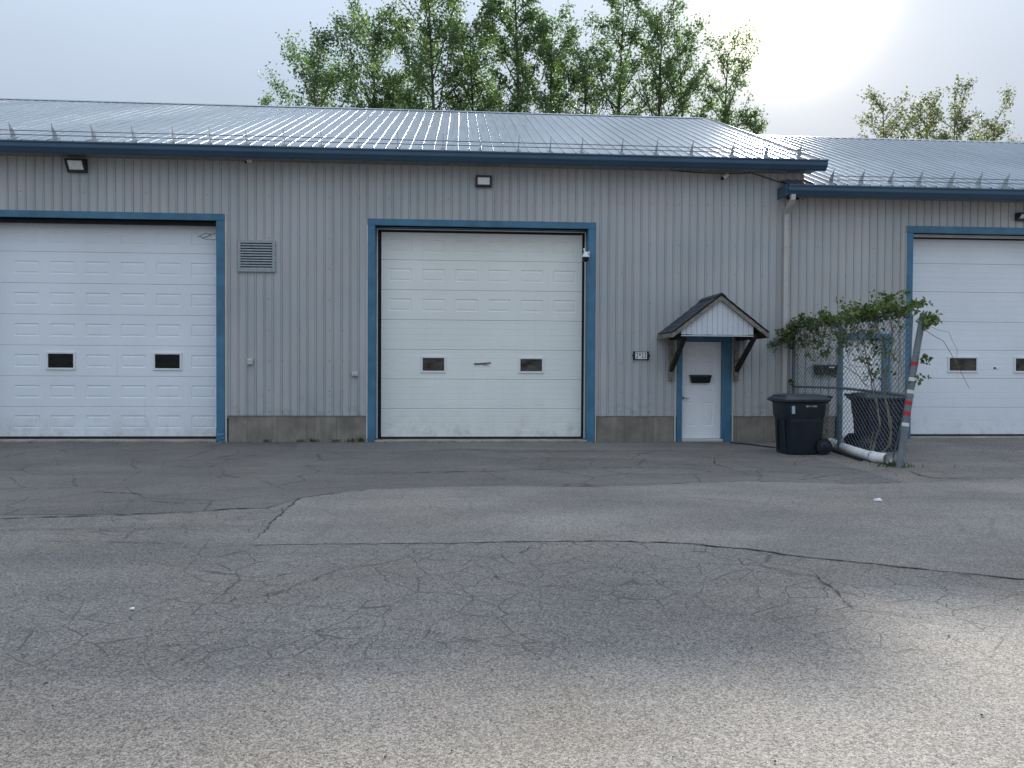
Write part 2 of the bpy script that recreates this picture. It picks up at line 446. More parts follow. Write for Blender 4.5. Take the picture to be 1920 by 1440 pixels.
class MB:
    def __init__(s):
        s.v = []; s.f = []; s.mi = []; s.cur = 0

    def add(s, vs, fs):
        n = len(s.v)
        s.v.extend([tuple(x) for x in vs])
        for f in fs:
            s.f.append(tuple(i + n for i in f)); s.mi.append(s.cur)
        return s

    def box(s, x0, x1, y0, y1, z0, z1):
        return s.add([(x0, y0, z0), (x1, y0, z0), (x1, y1, z0), (x0, y1, z0), (x0, y0, z1), (x1, y0, z1), (x1, y1, z1), (x0, y1, z1)],
                     [(3, 2, 1, 0), (4, 5, 6, 7), (0, 1, 5, 4), (1, 2, 6, 5), (2, 3, 7, 6), (3, 0, 4, 7)])

    def cbox(s, x0, x1, y0, y1, z0, z1, b=0.006):
        """box with chamfered front (low y) edges"""
        b = min(b, (x1 - x0) * 0.4, (z1 - z0) * 0.4, (y1 - y0) * 0.9)
        o = [(x0, z0), (x1, z0), (x1, z1), (x0, z1)]
        i = [(x0 + b, z0 + b), (x1 - b, z0 + b), (x1 - b, z1 - b), (x0 + b, z1 - b)]
        vs = [(x, y1, z) for x, z in o] + [(x, y0 + b, z) for x, z in o] + [(x, y0, z) for x, z in i]
        fs = [(8, 9, 10, 11), (3, 2, 1, 0)]
        for k in range(4):
            m = (k + 1) % 4
            fs.append((k, m, 4 + m, 4 + k)); fs.append((4 + k, 4 + m, 8 + m, 8 + k))
        return s.add(vs, fs)

    def extr(s, poly, a0, a1, axis='x', caps=True):
        """extrude a 2-d polygon: axis x: (y,z), axis y: (x,z), axis z: (x,y)"""
        put = {'x': lambda a, p: (a, p[0], p[1]), 'y': lambda a, p: (p[0], a, p[1]), 'z': lambda a, p: (p[0], p[1], a)}[axis]
        n = len(poly)
        vs = [put(a0, p) for p in poly] + [put(a1, p) for p in poly]
        fs = [(i, (i + 1) % n, n + (i + 1) % n, n + i) for i in range(n)]
        if caps:
            tris = tessellate_polygon([[Vector((p[0], p[1], 0)) for p in poly]])
            fs += [tuple(t) for t in tris] + [tuple(n + i for i in reversed(t)) for t in tris]
        return s.add(vs, fs)

    def sheet(s, prof, a0, a1, axis='x'):
        put = {'x': lambda a, p: (a, p[0], p[1]), 'y': lambda a, p: (p[0], a, p[1]), 'z': lambda a, p: (p[0], p[1], a)}[axis]
        n = len(prof)
        return s.add([put(a0, p) for p in prof] + [put(a1, p) for p in prof], [(i, i + 1, n + i + 1, n + i) for i in range(n - 1)])

    def tube(s, pts, r, n=8, caps=True, squash=None):
        pts = [Vector(p) for p in pts]
        rs = r if isinstance(r, (list, tuple)) else [r] * len(pts)
        rings = []
        up = None
        for i, p in enumerate(pts):
            t = (pts[min(i + 1, len(pts) - 1)] - pts[max(i - 1, 0)])
            if t.length < 1e-9:
                t = Vector((0, 0, 1))
            t.normalize()
            if up is None:
                a = Vector((0, 0, 1)) if abs(t.z) < 0.9 else Vector((1, 0, 0))
                up = (a - t * a.dot(t)).normalized()
            else:
                up = (up - t * up.dot(t))
                up = up.normalized() if up.length > 1e-6 else t.orthogonal().normalized()
            w = t.cross(up)
            ring = []
            for k in range(n):
                ang = 2 * math.pi * (k + 0.5) / n
                ring.append(p + (math.cos(ang) * up * (squash[0] if squash else 1) + math.sin(ang) * w * (squash[1] if squash else 1)) * rs[i])
            rings.append(ring)
        vs = [v for ring in rings for v in ring]
        fs = []
        for i in range(len(pts) - 1):
            for k in range(n):
                m = (k + 1) % n
                fs.append((i * n + k, (i + 1) * n + k, (i + 1) * n + m, i * n + m))
        if caps:
            fs.append(tuple(range(n)))
            fs.append(tuple(reversed(range((len(pts) - 1) * n, len(pts) * n))))
        return s.add(vs, fs)

    def loft(s, rings, caps=True):
        n = len(rings[0])
        vs = [v for r in rings for v in r]
        fs = []
        for i in range(len(rings) - 1):
            for k in range(n):
                m = (k + 1) % n
                fs.append((i * n + k, i * n + m, (i + 1) * n + m, (i + 1) * n + k))
        if caps:
            fs.append(tuple(reversed(range(n)))); fs.append(tuple(range((len(rings) - 1) * n, len(rings) * n)))
        return s.add(vs, fs)

    def poly(s, pts):
        tris = tessellate_polygon([[Vector(p) for p in pts]])
        out = []
        for t in tris:
            a, b, c = (Vector(pts[i]) for i in t)
            out.append(tuple(t) if (b - a).cross(c - a).z >= 0 else tuple(reversed(t)))
        return s.add(pts, out)

    def mesh(s, name, mats, off=Vector((0, 0, 0)), smooth=False, weld=True, fix=True):
        mats = mats if isinstance(mats, (list, tuple)) else [mats]
        if weld:
            idx = {}; nv = []; mp = []
            for p in s.v:
                k = (round(p[0], 5), round(p[1], 5), round(p[2], 5))
                if k not in idx:
                    idx[k] = len(nv); nv.append((p[0] - off.x, p[1] - off.y, p[2] - off.z))
                mp.append(idx[k])
            nf, nm = [], []
            for f, mi in zip(s.f, s.mi):
                g = []
                for i in f:
                    j = mp[i]
                    if not g or g[-1] != j:
                        g.append(j)
                if len(g) > 1 and g[0] == g[-1]:
                    g.pop()
                if len(set(g)) == len(g) and len(g) >= 3:
                    nf.append(g); nm.append(mi)
        else:
            nv = [(p[0] - off.x, p[1] - off.y, p[2] - off.z) for p in s.v]; nf = s.f; nm = s.mi
        me = bpy.data.meshes.new(name)
        me.from_pydata(nv, [], nf)
        for m in mats:
            me.materials.append(m)
        if len(mats) > 1:
            me.polygons.foreach_set('material_index', nm)
        if fix:
            bm = bmesh.new(); bm.from_mesh(me)
            bmesh.ops.recalc_face_normals(bm, faces=bm.faces)
            bm.to_mesh(me); bm.free()
        if smooth:
            me.polygons.foreach_set('use_smooth', [True] * len(me.polygons))
            try:
                me.set_sharp_from_angle(angle=R(40))
            except Exception:
                pass
        me.update()
        return me

    def build(s, name, mats, parent=None, smooth=False, loc=None, **kw):
        """link as ONE object; coordinates are world coordinates, the origin is the parent's (or loc)"""
        off = origin(parent) if parent else (Vector(loc) if loc else Vector((0, 0, 0)))
        o = bpy.data.objects.new(name, s.mesh(name, mats, off, smooth, **kw))
        C.objects.link(o)
        if parent:
            o.parent = parent
        else:
            o.location = off
        return o


def tag(o, label=None, cat=None, group=None, kind=None):
    for k, v in (('label', label), ('category', cat), ('group', group), ('kind', kind)):
        if v:
            o[k] = v
    return o


def thing(name, loc, label, cat, group=None):
    o = bpy.data.objects.new(name, None)
    o.empty_display_size = 0.2
    C.objects.link(o)
    o.location = loc
    return tag(o, label, cat, group)


def place(src, name, parent, off):
    """another object on the same mesh data, moved by off"""
    o = src.copy(); C.objects.link(o); o.name = name; o.parent = parent
    o.location = Vector(src.location) + Vector(off)
    return o


def rrect(x0, x1, y0, y1, z, r=0.05, k=4):
    out = []
    for cx, cy, a0 in ((x1 - r, y1 - r, 0), (x0 + r, y1 - r, 90), (x0 + r, y0 + r, 180), (x1 - r, y0 + r, 270)):
        for i in range(k + 1):
            a = R(a0 + 90 * i / k)
            out.append((cx + r * math.cos(a), cy + r * math.sin(a), z))
    return out


def smoothstep(v, a, b):
    t = min(1, max(0, (v - a) / (b - a)))
    return t * t * (3 - 2 * t)


def gz(x, y):
    return 0.075 * smoothstep(x, 6.2, 8.2) * smoothstep(y, -2.8, -0.6)


rnd = random.Random(7)

# ------------------------------------------------------------------ ground
xs = [-900, -300, -120, -60, -30, -18] + [-14 + 0.5 * i for i in range(77)] + [30, 60, 120, 300, 900]
ys = [-600, -200, -80, -40, -24] + [-18 + 0.5 * i for i in range(41)] + [5, 15, 30, 60, 120, 300, 900]
g = MB()
g.add([(x, y, gz(x, y) if y < 3 else gz(x, 0)) for y in ys for x in xs],
      [(j * len(xs) + i, j * len(xs) + i + 1, (j + 1) * len(xs) + i + 1, (j + 1) * len(xs) + i) for j in range(len(ys) - 1) for i in range(len(xs) - 1)])
tag(g.build('asphalt_yard', MASPH, fix=False), kind='structure')


def rough_line(pts, step=0.12, amp=0.025, rg=None):
    rg = rg or random.Random(3)
    out = []
    for (x0, y0), (x1, y1) in zip(pts, pts[1:]):
        n = max(1, int(math.hypot(x1 - x0, y1 - y0) / step))
        for i in range(n):
            t = i / n
            a = amp if i else amp * 0.5
            out.append((x0 + (x1 - x0) * t + rg.uniform(-a, a), y0 + (y1 - y0) * t + rg.uniform(-a, a)))
    out.append(pts[-1])
    return out


def ground_patch(name, pts, z, mat, amp=0.02):
    p = rough_line(pts + [pts[0]], 0.15, amp, random.Random(len(pts)))[:-1]
    m = MB(); m.poly([(x, y, z) for x, y in p])
    return tag(m.build(name, mat, fix=False), kind='structure')


upper = [(-1.77, -9.35), (-1.80, -8.77), (-1.84, -7.67), (-1.86, -6.99), (-1.43, -6.58), (-1.08, -6.30), (-0.01, -6.16), (0.68, -6.09),
         (1.35, -6.25), (2.34, -6.14), (3.12, -5.93), (3.89, -5.81), (4.58, -5.93), (5.24, -6.1), (6.05, -5.98), (7.99, -5.62), (16, -5.3)]
lower = [(16, -15.5), (8.0, -12.6), (4.08, -10.72), (3.42, -10.35), (2.75, -9.97), (2.41, -9.7), (1.98, -9.48), (1.35, -9.35), (0.64, -9.34), (-0.1, -9.37), (-1.01, -9.35)]
ground_patch('asphalt_patch', upper + lower, 0.004, MASPP)
apron = [(-1.86, -6.99), (-1.43, -6.58), (-1.08, -6.30), (-0.01, -6.16), (0.68, -6.09), (1.35, -6.25), (2.34, -6.14), (3.12, -5.93), (3.89, -5.81), (4.58, -5.93),
         (5.24, -6.1), (6.05, -5.98), (6.2, -2.95), (6.18, -1.55), (5.41, -1.83), (4.18, -1.81), (2.37, -1.78), (0.96, -1.85), (-0.02, -1.45), (-0.6, -1.91), (-1.56, -1.99), (-3.05, -1.78),
         (-3.13, -1.0), (-3.22, -0.02), (-12, -0.02), (-13, -7.6), (-6.0, -7.9), (-3.29, -7.89), (-2.45, -7.65), (-2.05, -7.6)]
ground_patch('asphalt_apron', apron, 0.003, MASPA, 0.015)
ground_patch('asphalt_strip', [(-3.05, -1.78), (-3.13, -1.0), (-3.22, -0.02), (6.0, -0.02), (6.18, -1.55), (5.41, -1.83), (4.18, -1.81), (2.37, -1.78), (0.96, -1.85), (-0.02, -1.45),
                               (-0.6, -1.91), (-1.56, -1.99)], 0.005, MASPS, 0.015)

cr = MB()


def ribbon(pts, w, seed):
    rg = random.Random(seed)
    p = rough_line(pts, 0.07, 0.022, rg)
    vs = []
    n = len(p)
    for i, (x, y) in enumerate(p):
        a = p[max(0, i - 1)]; b = p[min(n - 1, i + 1)]
        d = Vector((b[0] - a[0], b[1] - a[1])); d = d.normalized() if d.length > 1e-6 else Vector((1, 0))
        e = min(1.0, 4 * i / n + 0.05, 4 * (n - 1 - i) / n + 0.05)
        ww = w * rg.uniform(0.1, 1.0) ** 1.5 * e * 0.38
        z = gz(x, y) + 0.009
        vs += [(x - d.y * ww, y + d.x * ww, z), (x + d.y * ww, y - d.x * ww, z)]
    cr.add(vs, [(2 * i, 2 * i + 1, 2 * i + 3, 2 * i + 2) for i in range(n - 1)])


for i, (pts, w) in enumerate([
    ([(-5.2, -8.2), (-4.4, -8.07), (-4.06, -8.03), (-3.37, -7.94), (-3.29, -7.89), (-2.88, -7.85), (-2.45, -7.65), (-2.07, -7.6), (-1.84, -7.06)], 0.06),
    ([(-7.6, -4.3), (-6.67, -4.36), (-6.11, -4.43), (-5.66, -4.44)], 0.06), ([(-4.37, -6.44), (-4.02, -6.53), (-3.6, -6.66)], 0.05),
    ([(-3.54, -7.11), (-3.14, -7.26), (-2.52, -7.39)], 0.035), ([(-8.0, -3.1), (-7.58, -2.78), (-7.64, -2.05), (-7.3, -1.42)], 0.04),
    ([(-1.6, -4.9), (-0.71, -4.82), (-0.02, -4.72), (0.77, -4.68), (1.6, -4.4), (3.0, -4.3), (4.1, -4.6)], 0.06),
    ([(5.0, -1.82), (4.4, -3.0), (4.11, -3.86), (4.15, -5.12), (4.7, -5.68), (5.36, -5.27), (6.24, -4.83), (7.03, -4.34)], 0.035),
    ([(6.91, -4.41), (6.68, -5.2), (6.68, -5.58), (7.4, -5.65)], 0.05), ([(9.33, -3.23), (9.25, -3.61), (9.14, -4.12), (9.6, -4.4)], 0.045),
    (upper[:7], 0.045), (upper[5:], 0.03), (lower[1:], 0.035), ([(-3.8, -9.1), (-1.77, -9.35)], 0.02),
    ([(-6.2, -9.4), (-5.0, -9.0), (-3.9, -8.6), (-3.1, -8.75), (-2.2, -8.4)], 0.025), ([(-5.4, -7.2), (-4.6, -6.9), (-4.3, -6.2), (-3.6, -5.6)], 0.02),
    ([(-3.05, -1.8), (-3.3, -2.6), (-3.9, -3.4), (-4.1, -4.6)], 0.022), ([(-2.3, -1.95), (-1.9, -2.9), (-1.5, -3.1)], 0.02),
    ([(-3.0, -1.8), (-1.56, -2.0), (-0.6, -1.92), (-0.02, -1.46), (0.96, -1.86), (2.37, -1.79), (4.18, -1.82), (5.41, -1.84)], 0.03),
    ([(1.3, -2.3), (1.5, -3.2), (1.2, -4.2), (1.7, -5.2)], 0.02), ([(2.8, -2.4), (3.1, -3.3), (2.7, -4.3)], 0.03), ([(3.6, -2.5), (4.2, -2.8), (4.6, -3.6), (5.6, -4.2)], 0.03),
    ([(-0.3, -9.6), (-0.35, -9.9), (0.1, -10.0), (0.5, -9.8), (0.65, -9.4)], 0.02), ([(-0.35, -9.95), (-0.9, -10.2), (-1.2, -10.8), (-1.9, -11.2)], 0.018),
    ([(1.9, -9.5), (2.1, -10.0), (2.6, -10.6), (2.5, -11.3), (3.0, -11.7)], 0.02), ([(0.1, -10.0), (0.3, -10.6), (0.9, -10.8), (1.3, -11.3)], 0.016),
    ([(-2.1, -10.1), (-1.5, -10.4), (-0.9, -10.25)], 0.016), ([(-1.6, -11.4), (-1.0, -11.6), (-0.4, -11.5), (0.2, -11.85), (0.6, -11.9)], 0.015)]):
    ribbon(pts, w, i + 11)
tag(cr.build('pavement_cracks', MCRACK, fix=False, weld=False), kind='structure')

# ------------------------------------------------------------------ buildings
SL = math.tan(R(23.6))
PITCH_W = 0.17244

main = thing('workshop_building', (-1.0, 0.0, 0.0), 'long grey metal-sided workshop with two white garage doors, a canopied entry and the higher roof', 'building')
side = thing('workshop_building', (10.5, 0.0, 0.0), 'lower grey metal-sided workshop behind the chain-link fence with the lower eave', 'building')

OPEN_MAIN = [(-9.70, -4.93, -1, 4.485), (-1.75, 2.66, -1, 4.45), (4.67, 5.56, -1, 2.13)]
OPEN_SIDE = [(9.70, 14.3, -1, 4.49), (8.17, 9.10, -1, 2.20)]


def wall_back(parent, x0, x1, ztop, opens):
    m = MB()
    xsb = sorted({x0, x1, *[o[0] for o in opens], *[o[1] for o in opens]})
    xsb = [x for x in xsb if x0 <= x <= x1]
    for a, b in zip(xsb, xsb[1:]):
        z = 0.50
        for o in opens:
            if o[0] <= (a + b) / 2 <= o[1]:
                z = o[3]
        m.add([(a, 0.0, z), (b, 0.0, z), (b, 0.0, ztop), (a, 0.0, ztop)], [(0, 1, 2, 3)])
        m.add([(a, 0.14, z), (b, 0.14, z), (b, 0.14, ztop), (a, 0.14, ztop)], [(3, 2, 1, 0)])
        m.add([(a, 0.0, z), (b, 0.0, z), (b, 0.14, z), (a, 0.14, z)], [(3, 2, 1, 0)])
        m.add([(a, 0.0, ztop), (b, 0.0, ztop), (b, 0.14, ztop), (a, 0.14, ztop)], [(0, 1, 2, 3)])
    return m


RIBP = [(0.0, 0.0), (0.1215, 0.0), (0.1243, 0.008), (0.1287, 0.008), (0.1315, -0.010), (0.1355, -0.014), (0.1525, -0.014), (0.1565, -0.010), (0.1593, 0.008), (0.1637, 0.008), (0.1665, 0.0), (PITCH_W, 0.0)]


def siding(parent, x_first, x_end, mat, opens, zlo, zhi_at, clip_lo=-1e9):
    n = 0
    cache = {}
    x = x_first
    while x < x_end - 0.01:
        xb = min(x + PITCH_W, x_end)
        # break points
        ptsx = [(x + px, py) for px, py in RIBP if x + px <= xb + 1e-6]
        cuts = sorted({p[0] for p in ptsx} | {xb} | {c for o in opens for c in (o[0], o[1]) if x < c < xb})

        def yy(q):
            for (ax, ay), (bx, by) in zip(RIBP, RIBP[1:]):
                if x + ax - 1e-7 <= q <= x + bx + 1e-7:
                    t = (q - x - ax) / max(1e-9, bx - ax)
                    return ay + (by - ay) * t
            return 0.0
        spans = []
        for a, b in zip(cuts, cuts[1:]):
            lo, hi = zlo(0.5 * (a + b)), zhi_at(0.5 * (a + b))
            for o in opens:
                if o[0] < 0.5 * (a + b) < o[1]:
                    lo = max(lo, o[3])
            spans.append((a, b, lo, hi))
        key = tuple((round(a - x, 4), round(lo, 3), round(hi, 3)) for a, b, lo, hi in spans) + (round(xb - x, 4),)
        if key in cache:
            o0, x0 = cache[key]
            place(o0, 'siding_panel', parent, (x - x0, 0, 0))
        else:
            m = MB()
            for a, b, lo, hi in spans:
                if hi - lo > 0.02:
                    m.add([(a, -0.03 + yy(a), lo), (b, -0.03 + yy(b), lo), (b, -0.03 + yy(b), hi), (a, -0.03 + yy(a), hi)], [(0, 1, 2, 3)])
                    m.add([(a, -0.03 + yy(a), lo), (b, -0.03 + yy(b), lo), (b, -0.002, lo), (a, -0.002, lo)], [(3, 2, 1, 0)])
            if m.f:
                o0 = m.build('siding_panel', mat, parent, fix=False)
                cache[key] = (o0, x)
        x += PITCH_W
        n += 1
    return n


# --- walls
wm = wall_back(main, -16.0, 6.88, 5.75, OPEN_MAIN)
wm.box(6.88, 7.28, 0.0, 0.14, 4.9, 5.75)
# far walls keep the daylight out of the hall
wm.box(-16.0, -15.86, 0.14, 13.9, 0.0, 5.75)
wm.box(-16.0, 7.28, 13.9, 14.04, 0.0, 5.75)
wm.extr([(0.14, 0.0), (13.9, 0.0), (13.9, 5.75), (6.9, 8.9), (0.14, 5.75)], 7.14, 7.28, 'x')
wm.extr([(0.14, 5.751), (13.9, 5.751), (6.9, 8.9)], -16.0, -15.86, 'x')
wall_main = wm.build('wall', MS, main)
siding(wall_main, -8.984 - PITCH_W * 5 - 0.1415, 7.28, MS, OPEN_MAIN, lambda x: 0.545 if x < 6.87 else 5.15, lambda x: 5.752)

wsd = wall_back(side, 6.88, 20.0, 5.22, OPEN_SIDE)
wsd.box(19.86, 20.0, 0.14, 14.4, 0.0, 5.2)
wsd.box(7.3, 20.0, 14.4, 14.54, 0.0, 5.2)
wsd.extr([(0.14, 5.221), (14.4, 5.221), (7.25, 8.55)], 19.86, 20.0, 'x')
wall_side = wsd.build('wall', MS2, side)
siding(wall_side, 6.88, 13.6, MS2, OPEN_SIDE, lambda x: 0.545, lambda x: 5.235)


def screws(parent, xs0, xs1, zs, step, opens, mat, seed):
    rg = random.Random(seed)
    m = MB()
    for z in zs:
        x = xs0
        k = 0
        while x < xs1:
            full = abs((z * 10) % 2) < 1 or k % 2 == 0
            ok = not any(o[0] - 0.2 < x < o[1] + 0.2 and z < o[3] + 0.17 for o in opens)
            if ok and full and rg.random() < 0.93:
                xx, zz, r = x + rg.uniform(-0.008, 0.008), z + rg.uniform(-0.008, 0.008), 0.0105
                ring = [(xx + r * math.cos(a), -0.031, zz + r * math.sin(a)) for a in [i * math.pi / 3 for i in range(6)]]
                top = [(xx + 0.7 * r * math.cos(a), -0.038, zz + 0.7 * r * math.sin(a)) for a in [i * math.pi / 3 for i in range(6)]]
                m.loft([ring, top])
            x += step[k % len(step)]
            k += 1
    return tag(m.build('screw', mat, parent, fix=True), kind='stuff')


MSCREW = simple('screw_head', (0.10, 0.10, 0.105), 0.5)
screws(wall_main, -9.33, 6.8, [0.63, 1.05, 1.67, 2.29, 2.92, 3.54, 4.15, 5.0], [0.345, 0.26, 0.26, 0.345], OPEN_MAIN, MSCREW, 5)
screws(wall_side, 7.0, 13.5, [0.63, 1.05, 1.67, 2.29, 2.92, 3.54, 4.15], [0.345, 0.26, 0.26, 0.345], OPEN_SIDE, MSCREW, 6)


def foundation(parent, spans, z0, z1):
    for a, b in spans:
        m = MB(); m.box(a, b, -0.012, 0.2, z0, z1)
        m.build('foundation', MCON, parent)


foundation(main, [(-4.70, -1.93), (2.86, 4.51), (5.80, 6.88)], -0.15, 0.525)
foundation(side, [(6.89, 8.03), (9.25, 9.52)], -0.15, 0.53)


# --- roofs
def roof(parent, x0, x1, z_eave, y_ridge, name_ridge_end, skip_deck_front=None, rib=(0.014, 0.006)):
    zp = lambda y: z_eave + (y + 0.5) * SL
    m = MB()
    yb = 2 * y_ridge + 0.45
    front = -0.43 if skip_deck_front is None else skip_deck_front
    m.extr([(front, zp(front) - 0.03), (y_ridge, zp(y_ridge) - 0.03), (yb, zp(-0.45) - 0.03), (yb, zp(-0.45) - 0.15), (y_ridge, zp(y_ridge) - 0.17), (front, zp(front) - 0.15)], x0, x1, 'x')
    deck = m.build('roof', MDECK, parent)
    PW = 0.24
    prof = [(0.0, 0.0), (0.056, 0.0), (0.062, 0.003), (0.068, 0.0), (0.118, 0.0), (0.124, 0.003), (0.130, 0.0), (0.208 - 0.009 - rib[1], 0.0), (0.199, rib[0]), (0.217, rib[0]), (0.217 + rib[1], 0.0), (0.24, 0.0)]
    first = None
    nx = int(math.ceil((x1 - x0) / PW))
    for i in range(nx):
        x = x1 - (i + 1) * PW
        if first is None:
            m = MB()
            ysr = [-0.47, 1.2, 3.0, 4.9, y_ridge]
            vs = []
            for yv in ysr:
                vs += [(x + px, yv - pz * 0.4, zp(yv) + pz * 0.92) for px, pz in prof]
            n = len(prof)
            m.add(vs, [(j * n + k, j * n + k + 1, (j + 1) * n + k + 1, (j + 1) * n + k) for j in range(len(ysr) - 1) for k in range(n - 1)])
            # sheet edge at the eave
            m.add([(x + px, -0.47 - pz * 0.4, zp(-0.47) + pz * 0.92) for px, pz in prof] + [(x + px, -0.468, zp(-0.47) - 0.012) for px, pz in prof],
                  [(n + k, n + k + 1, k + 1, k) for k in range(n - 1)])
            first = m.build('roof_panel', MROOF, deck, fix=False)
            fx = x
        else:
            o = place(first, 'roof_panel', deck, (x - fx, 0, 0))
    # ridge cap: bent sheet
    m = MB()
    zr = zp(y_ridge)
    m.extr([(y_ridge - 0.17, zr - 0.17 * SL + 0.024), (y_ridge, zr + 0.03), (y_ridge + 0.17, zr - 0.17 * SL + 0.024), (y_ridge + 0.17, zr - 0.17 * SL + 0.016), (y_ridge, zr + 0.022), (y_ridge - 0.17, zr - 0.17 * SL + 0.016)], x0, name_ridge_end, 'x')
    m.build('ridge_cap', MROOF, deck)
    return deck, zp


deck_main, zpm = roof(main, -18.0, 7.40, 5.88, 6.9, 7.27)
deck_side, zps = roof(side, 7.31, 21.0, 5.36, 7.25, 21.0, rib=(0.026, 0.011))
# the short strip of the lower roof that runs in front of the taller wall
m = MB()
PWs = 0.18
for i in range(3):
    x = 6.76 + i * PWs
    n = 0
    pr = [(0.0, 0.0), (0.14, 0.0), (0.148, 0.018), (0.164, 0.018), (0.172, 0.0), (0.18, 0.0)]
    vs = [(x + a, yv, zps(yv) + b) for yv in (-0.47, -0.035) for a, b in pr]
    m.add(vs, [(k, k + 1, 6 + k + 1, 6 + k) for k in range(5)])
m.box(6.76, 7.30, -0.468, -0.036, zps(-0.47) - 0.05, zps(-0.47) - 0.012)
m.build('roof_return', MROOF, side)
# rake trim at the end of the taller roof
m = MB()
m.extr([(-0.46, zpm(-0.46) + 0.028), (6.9, zpm(6.9) + 0.028), (6.9, zpm(6.9) - 0.15), (-0.46, zpm(-0.46) - 0.15)], 7.402, 7.425, 'x')
m.build('rake_trim', MROOF, main)


def gutter(parent, x0, x1, zt):
    """K-style gutter; zt is the lip height"""
    p = [(-0.44, zt - 0.01), (-0.445, zt - 0.01), (-0.445, zt - 0.19), (-0.55, zt - 0.05), (-0.562, zt - 0.006), (-0.575, zt), (-0.582, zt - 0.008), (-0.578, zt - 0.030), (-0.562, zt - 0.042), (-0.557, zt - 0.108),
         (-0.549, zt - 0.122), (-0.522, zt - 0.150), (-0.495, zt - 0.185), (-0.470, zt - 0.205), (-0.44, zt - 0.207)]
    m = MB(); m.extr(p, x0, x1, 'x')
    m.build('gutter', MGUT, parent)


gutter(main, -18.0, 7.54, 5.862)
gutter(side, 6.72, 21.0, 5.342)
m = MB(); m.box(-18.0, 7.40, -0.438, -0.415, 5.655, 5.845); m.build('fascia', MGUT, main)
m = MB(); m.box(6.72, 21.0, -0.438, -0.415, 5.135, 5.325); m.build('fascia', MGUT, side)
m = MB(); m.box(6.695, 6.716, -0.50, -0.033, 5.14, 5.37); m.build('eave_return', MGUT, side)


def soffit(parent, x0, x1, z):
    prof = []
    x = x0
    while x < x1:
        prof += [(x, z), (min(x + 0.19, x1), z), (min(x + 0.196, x1), z + 0.012), (min(x + 0.204, x1), z + 0.012), (min(x + 0.21, x1), z)]
        x += 0.21
    m = MB(); m.sheet(prof, -0.414, -0.0445, 'y')
    m.build('soffit', MSOF, parent, fix=False)


soffit(main, -16.0, 7.40, 5.70)
soffit(side, 6.90, 14.0, 5.19)
m = MB(); m.cbox(-16.0, 6.9, -0.062, -0.0465, 5.69, 5.745, 0.004); m.build('wall_cap_strip', MSOF, main)

# snow guards: upright fins carrying two rails
GM = [-8.73, -7.94, -7.20, -6.43, -5.66, -4.95, -4.25, -3.51, -2.78, -2.04, -1.27, -0.36, 0.40, 1.17, 1.82, 2.47, 3.30, 4.02, 4.76, 5.62, 6.35, 7.05]
GS = [7.75, 8.40, 9.03, 9.66, 10.36, 10.97, 11.57, 12.2]


def guards(parent, xs_, zp, rail0, rail1):
    b = zp(-0.33)
    m = MB()
    x = xs_[0]
    m.extr([(-0.345, b - 0.006), (-0.365, b + 0.10), (-0.42, b + 0.285), (-0.375, b + 0.235), (-0.27, b + 0.175), (-0.195, b + 0.115), (-0.185, zp(-0.185) + 0.004)], x - 0.005, x + 0.005, 'x')
    m.extr([(-0.38, zp(-0.38) + 0.003), (-0.15, zp(-0.15) + 0.003), (-0.15, zp(-0.15) + 0.010), (-0.38, zp(-0.38) + 0.010)], x - 0.05, x + 0.05, 'x')
    m.extr([(-0.36, zp(-0.36) + 0.009), (-0.345, zp(-0.345) + 0.03), (-0.20, zp(-0.20) + 0.022), (-0.185, zp(-0.185) + 0.009)], x - 0.018, x + 0.018, 'x')
    f = m.build('snow_guard_bracket', MGALV, parent)
    for q in xs_[1:]:
        place(f, 'snow_guard_bracket', parent, (q - x, 0, 0))
    for dy, dz in ((-0.335, 0.075), (-0.345, 0.155)):
        m = MB(); m.tube([(rail0, dy, b + dz), (0.5 * (rail0 + rail1), dy, b + dz + 0.004), (rail1, dy, b + dz)], 0.0085, 6)
        m.build('snow_guard_rail', MFENCE, parent, smooth=True)


guards(main, GM, zpm, -12.0, 7.25)
guards(side, GS, zps, 7.70, 15.0)


# --- garage doors
def emboss(m, x0, x1, z0, z1, y, cols, rows, skip=(), d=0.011, w=0.026, up=0.007):
    gx = [x0] + [c for p in cols for c in p] + [x1]
    gz_ = [z0] + [c for p in rows for c in p] + [z1]
    for i in range(len(gx) - 1):
        for j in range(len(gz_) - 1):
            a, b, c, e = gx[i], gx[i + 1], gz_[j], gz_[j + 1]
            if i % 2 and j % 2 and (i // 2) not in skip:
                rings = []
                for ins, dep in ((0, 0), (w * 0.45, d), (w, d), (w * 1.9, d - up), ):
                    rings.append([(a + ins, y + dep, c + ins), (b - ins, y + dep, c + ins), (b - ins, y + dep, e - ins), (a + ins, y + dep, e - ins)])
                vs = [v for r in rings for v in r]
                fs = [(4 * k + q, 4 * k + (q + 1) % 4, 4 * k + 4 + (q + 1) % 4, 4 * k + 4 + q) for k in range(len(rings) - 1) for q in range(4)]
                fs.append(tuple(4 * (len(rings) - 1) + q for q in range(4)))
                m.add(vs, fs)
            else:
                m.add([(a, y, c), (b, y, c), (b, y, e), (a, y, e)], [(0, 1, 2, 3)])
    return m


def edge_skirt(m, x0, x1, z0, z1, y, back):
    o = [(x0, z0), (x1, z0), (x1, z1), (x0, z1)]
    vs = [(x, y, z) for x, z in o] + [(x, back, z) for x, z in o]
    m.add(vs, [((k + 1) % 4, k, 4 + k, 4 + (k + 1) % 4) for k in range(4)])


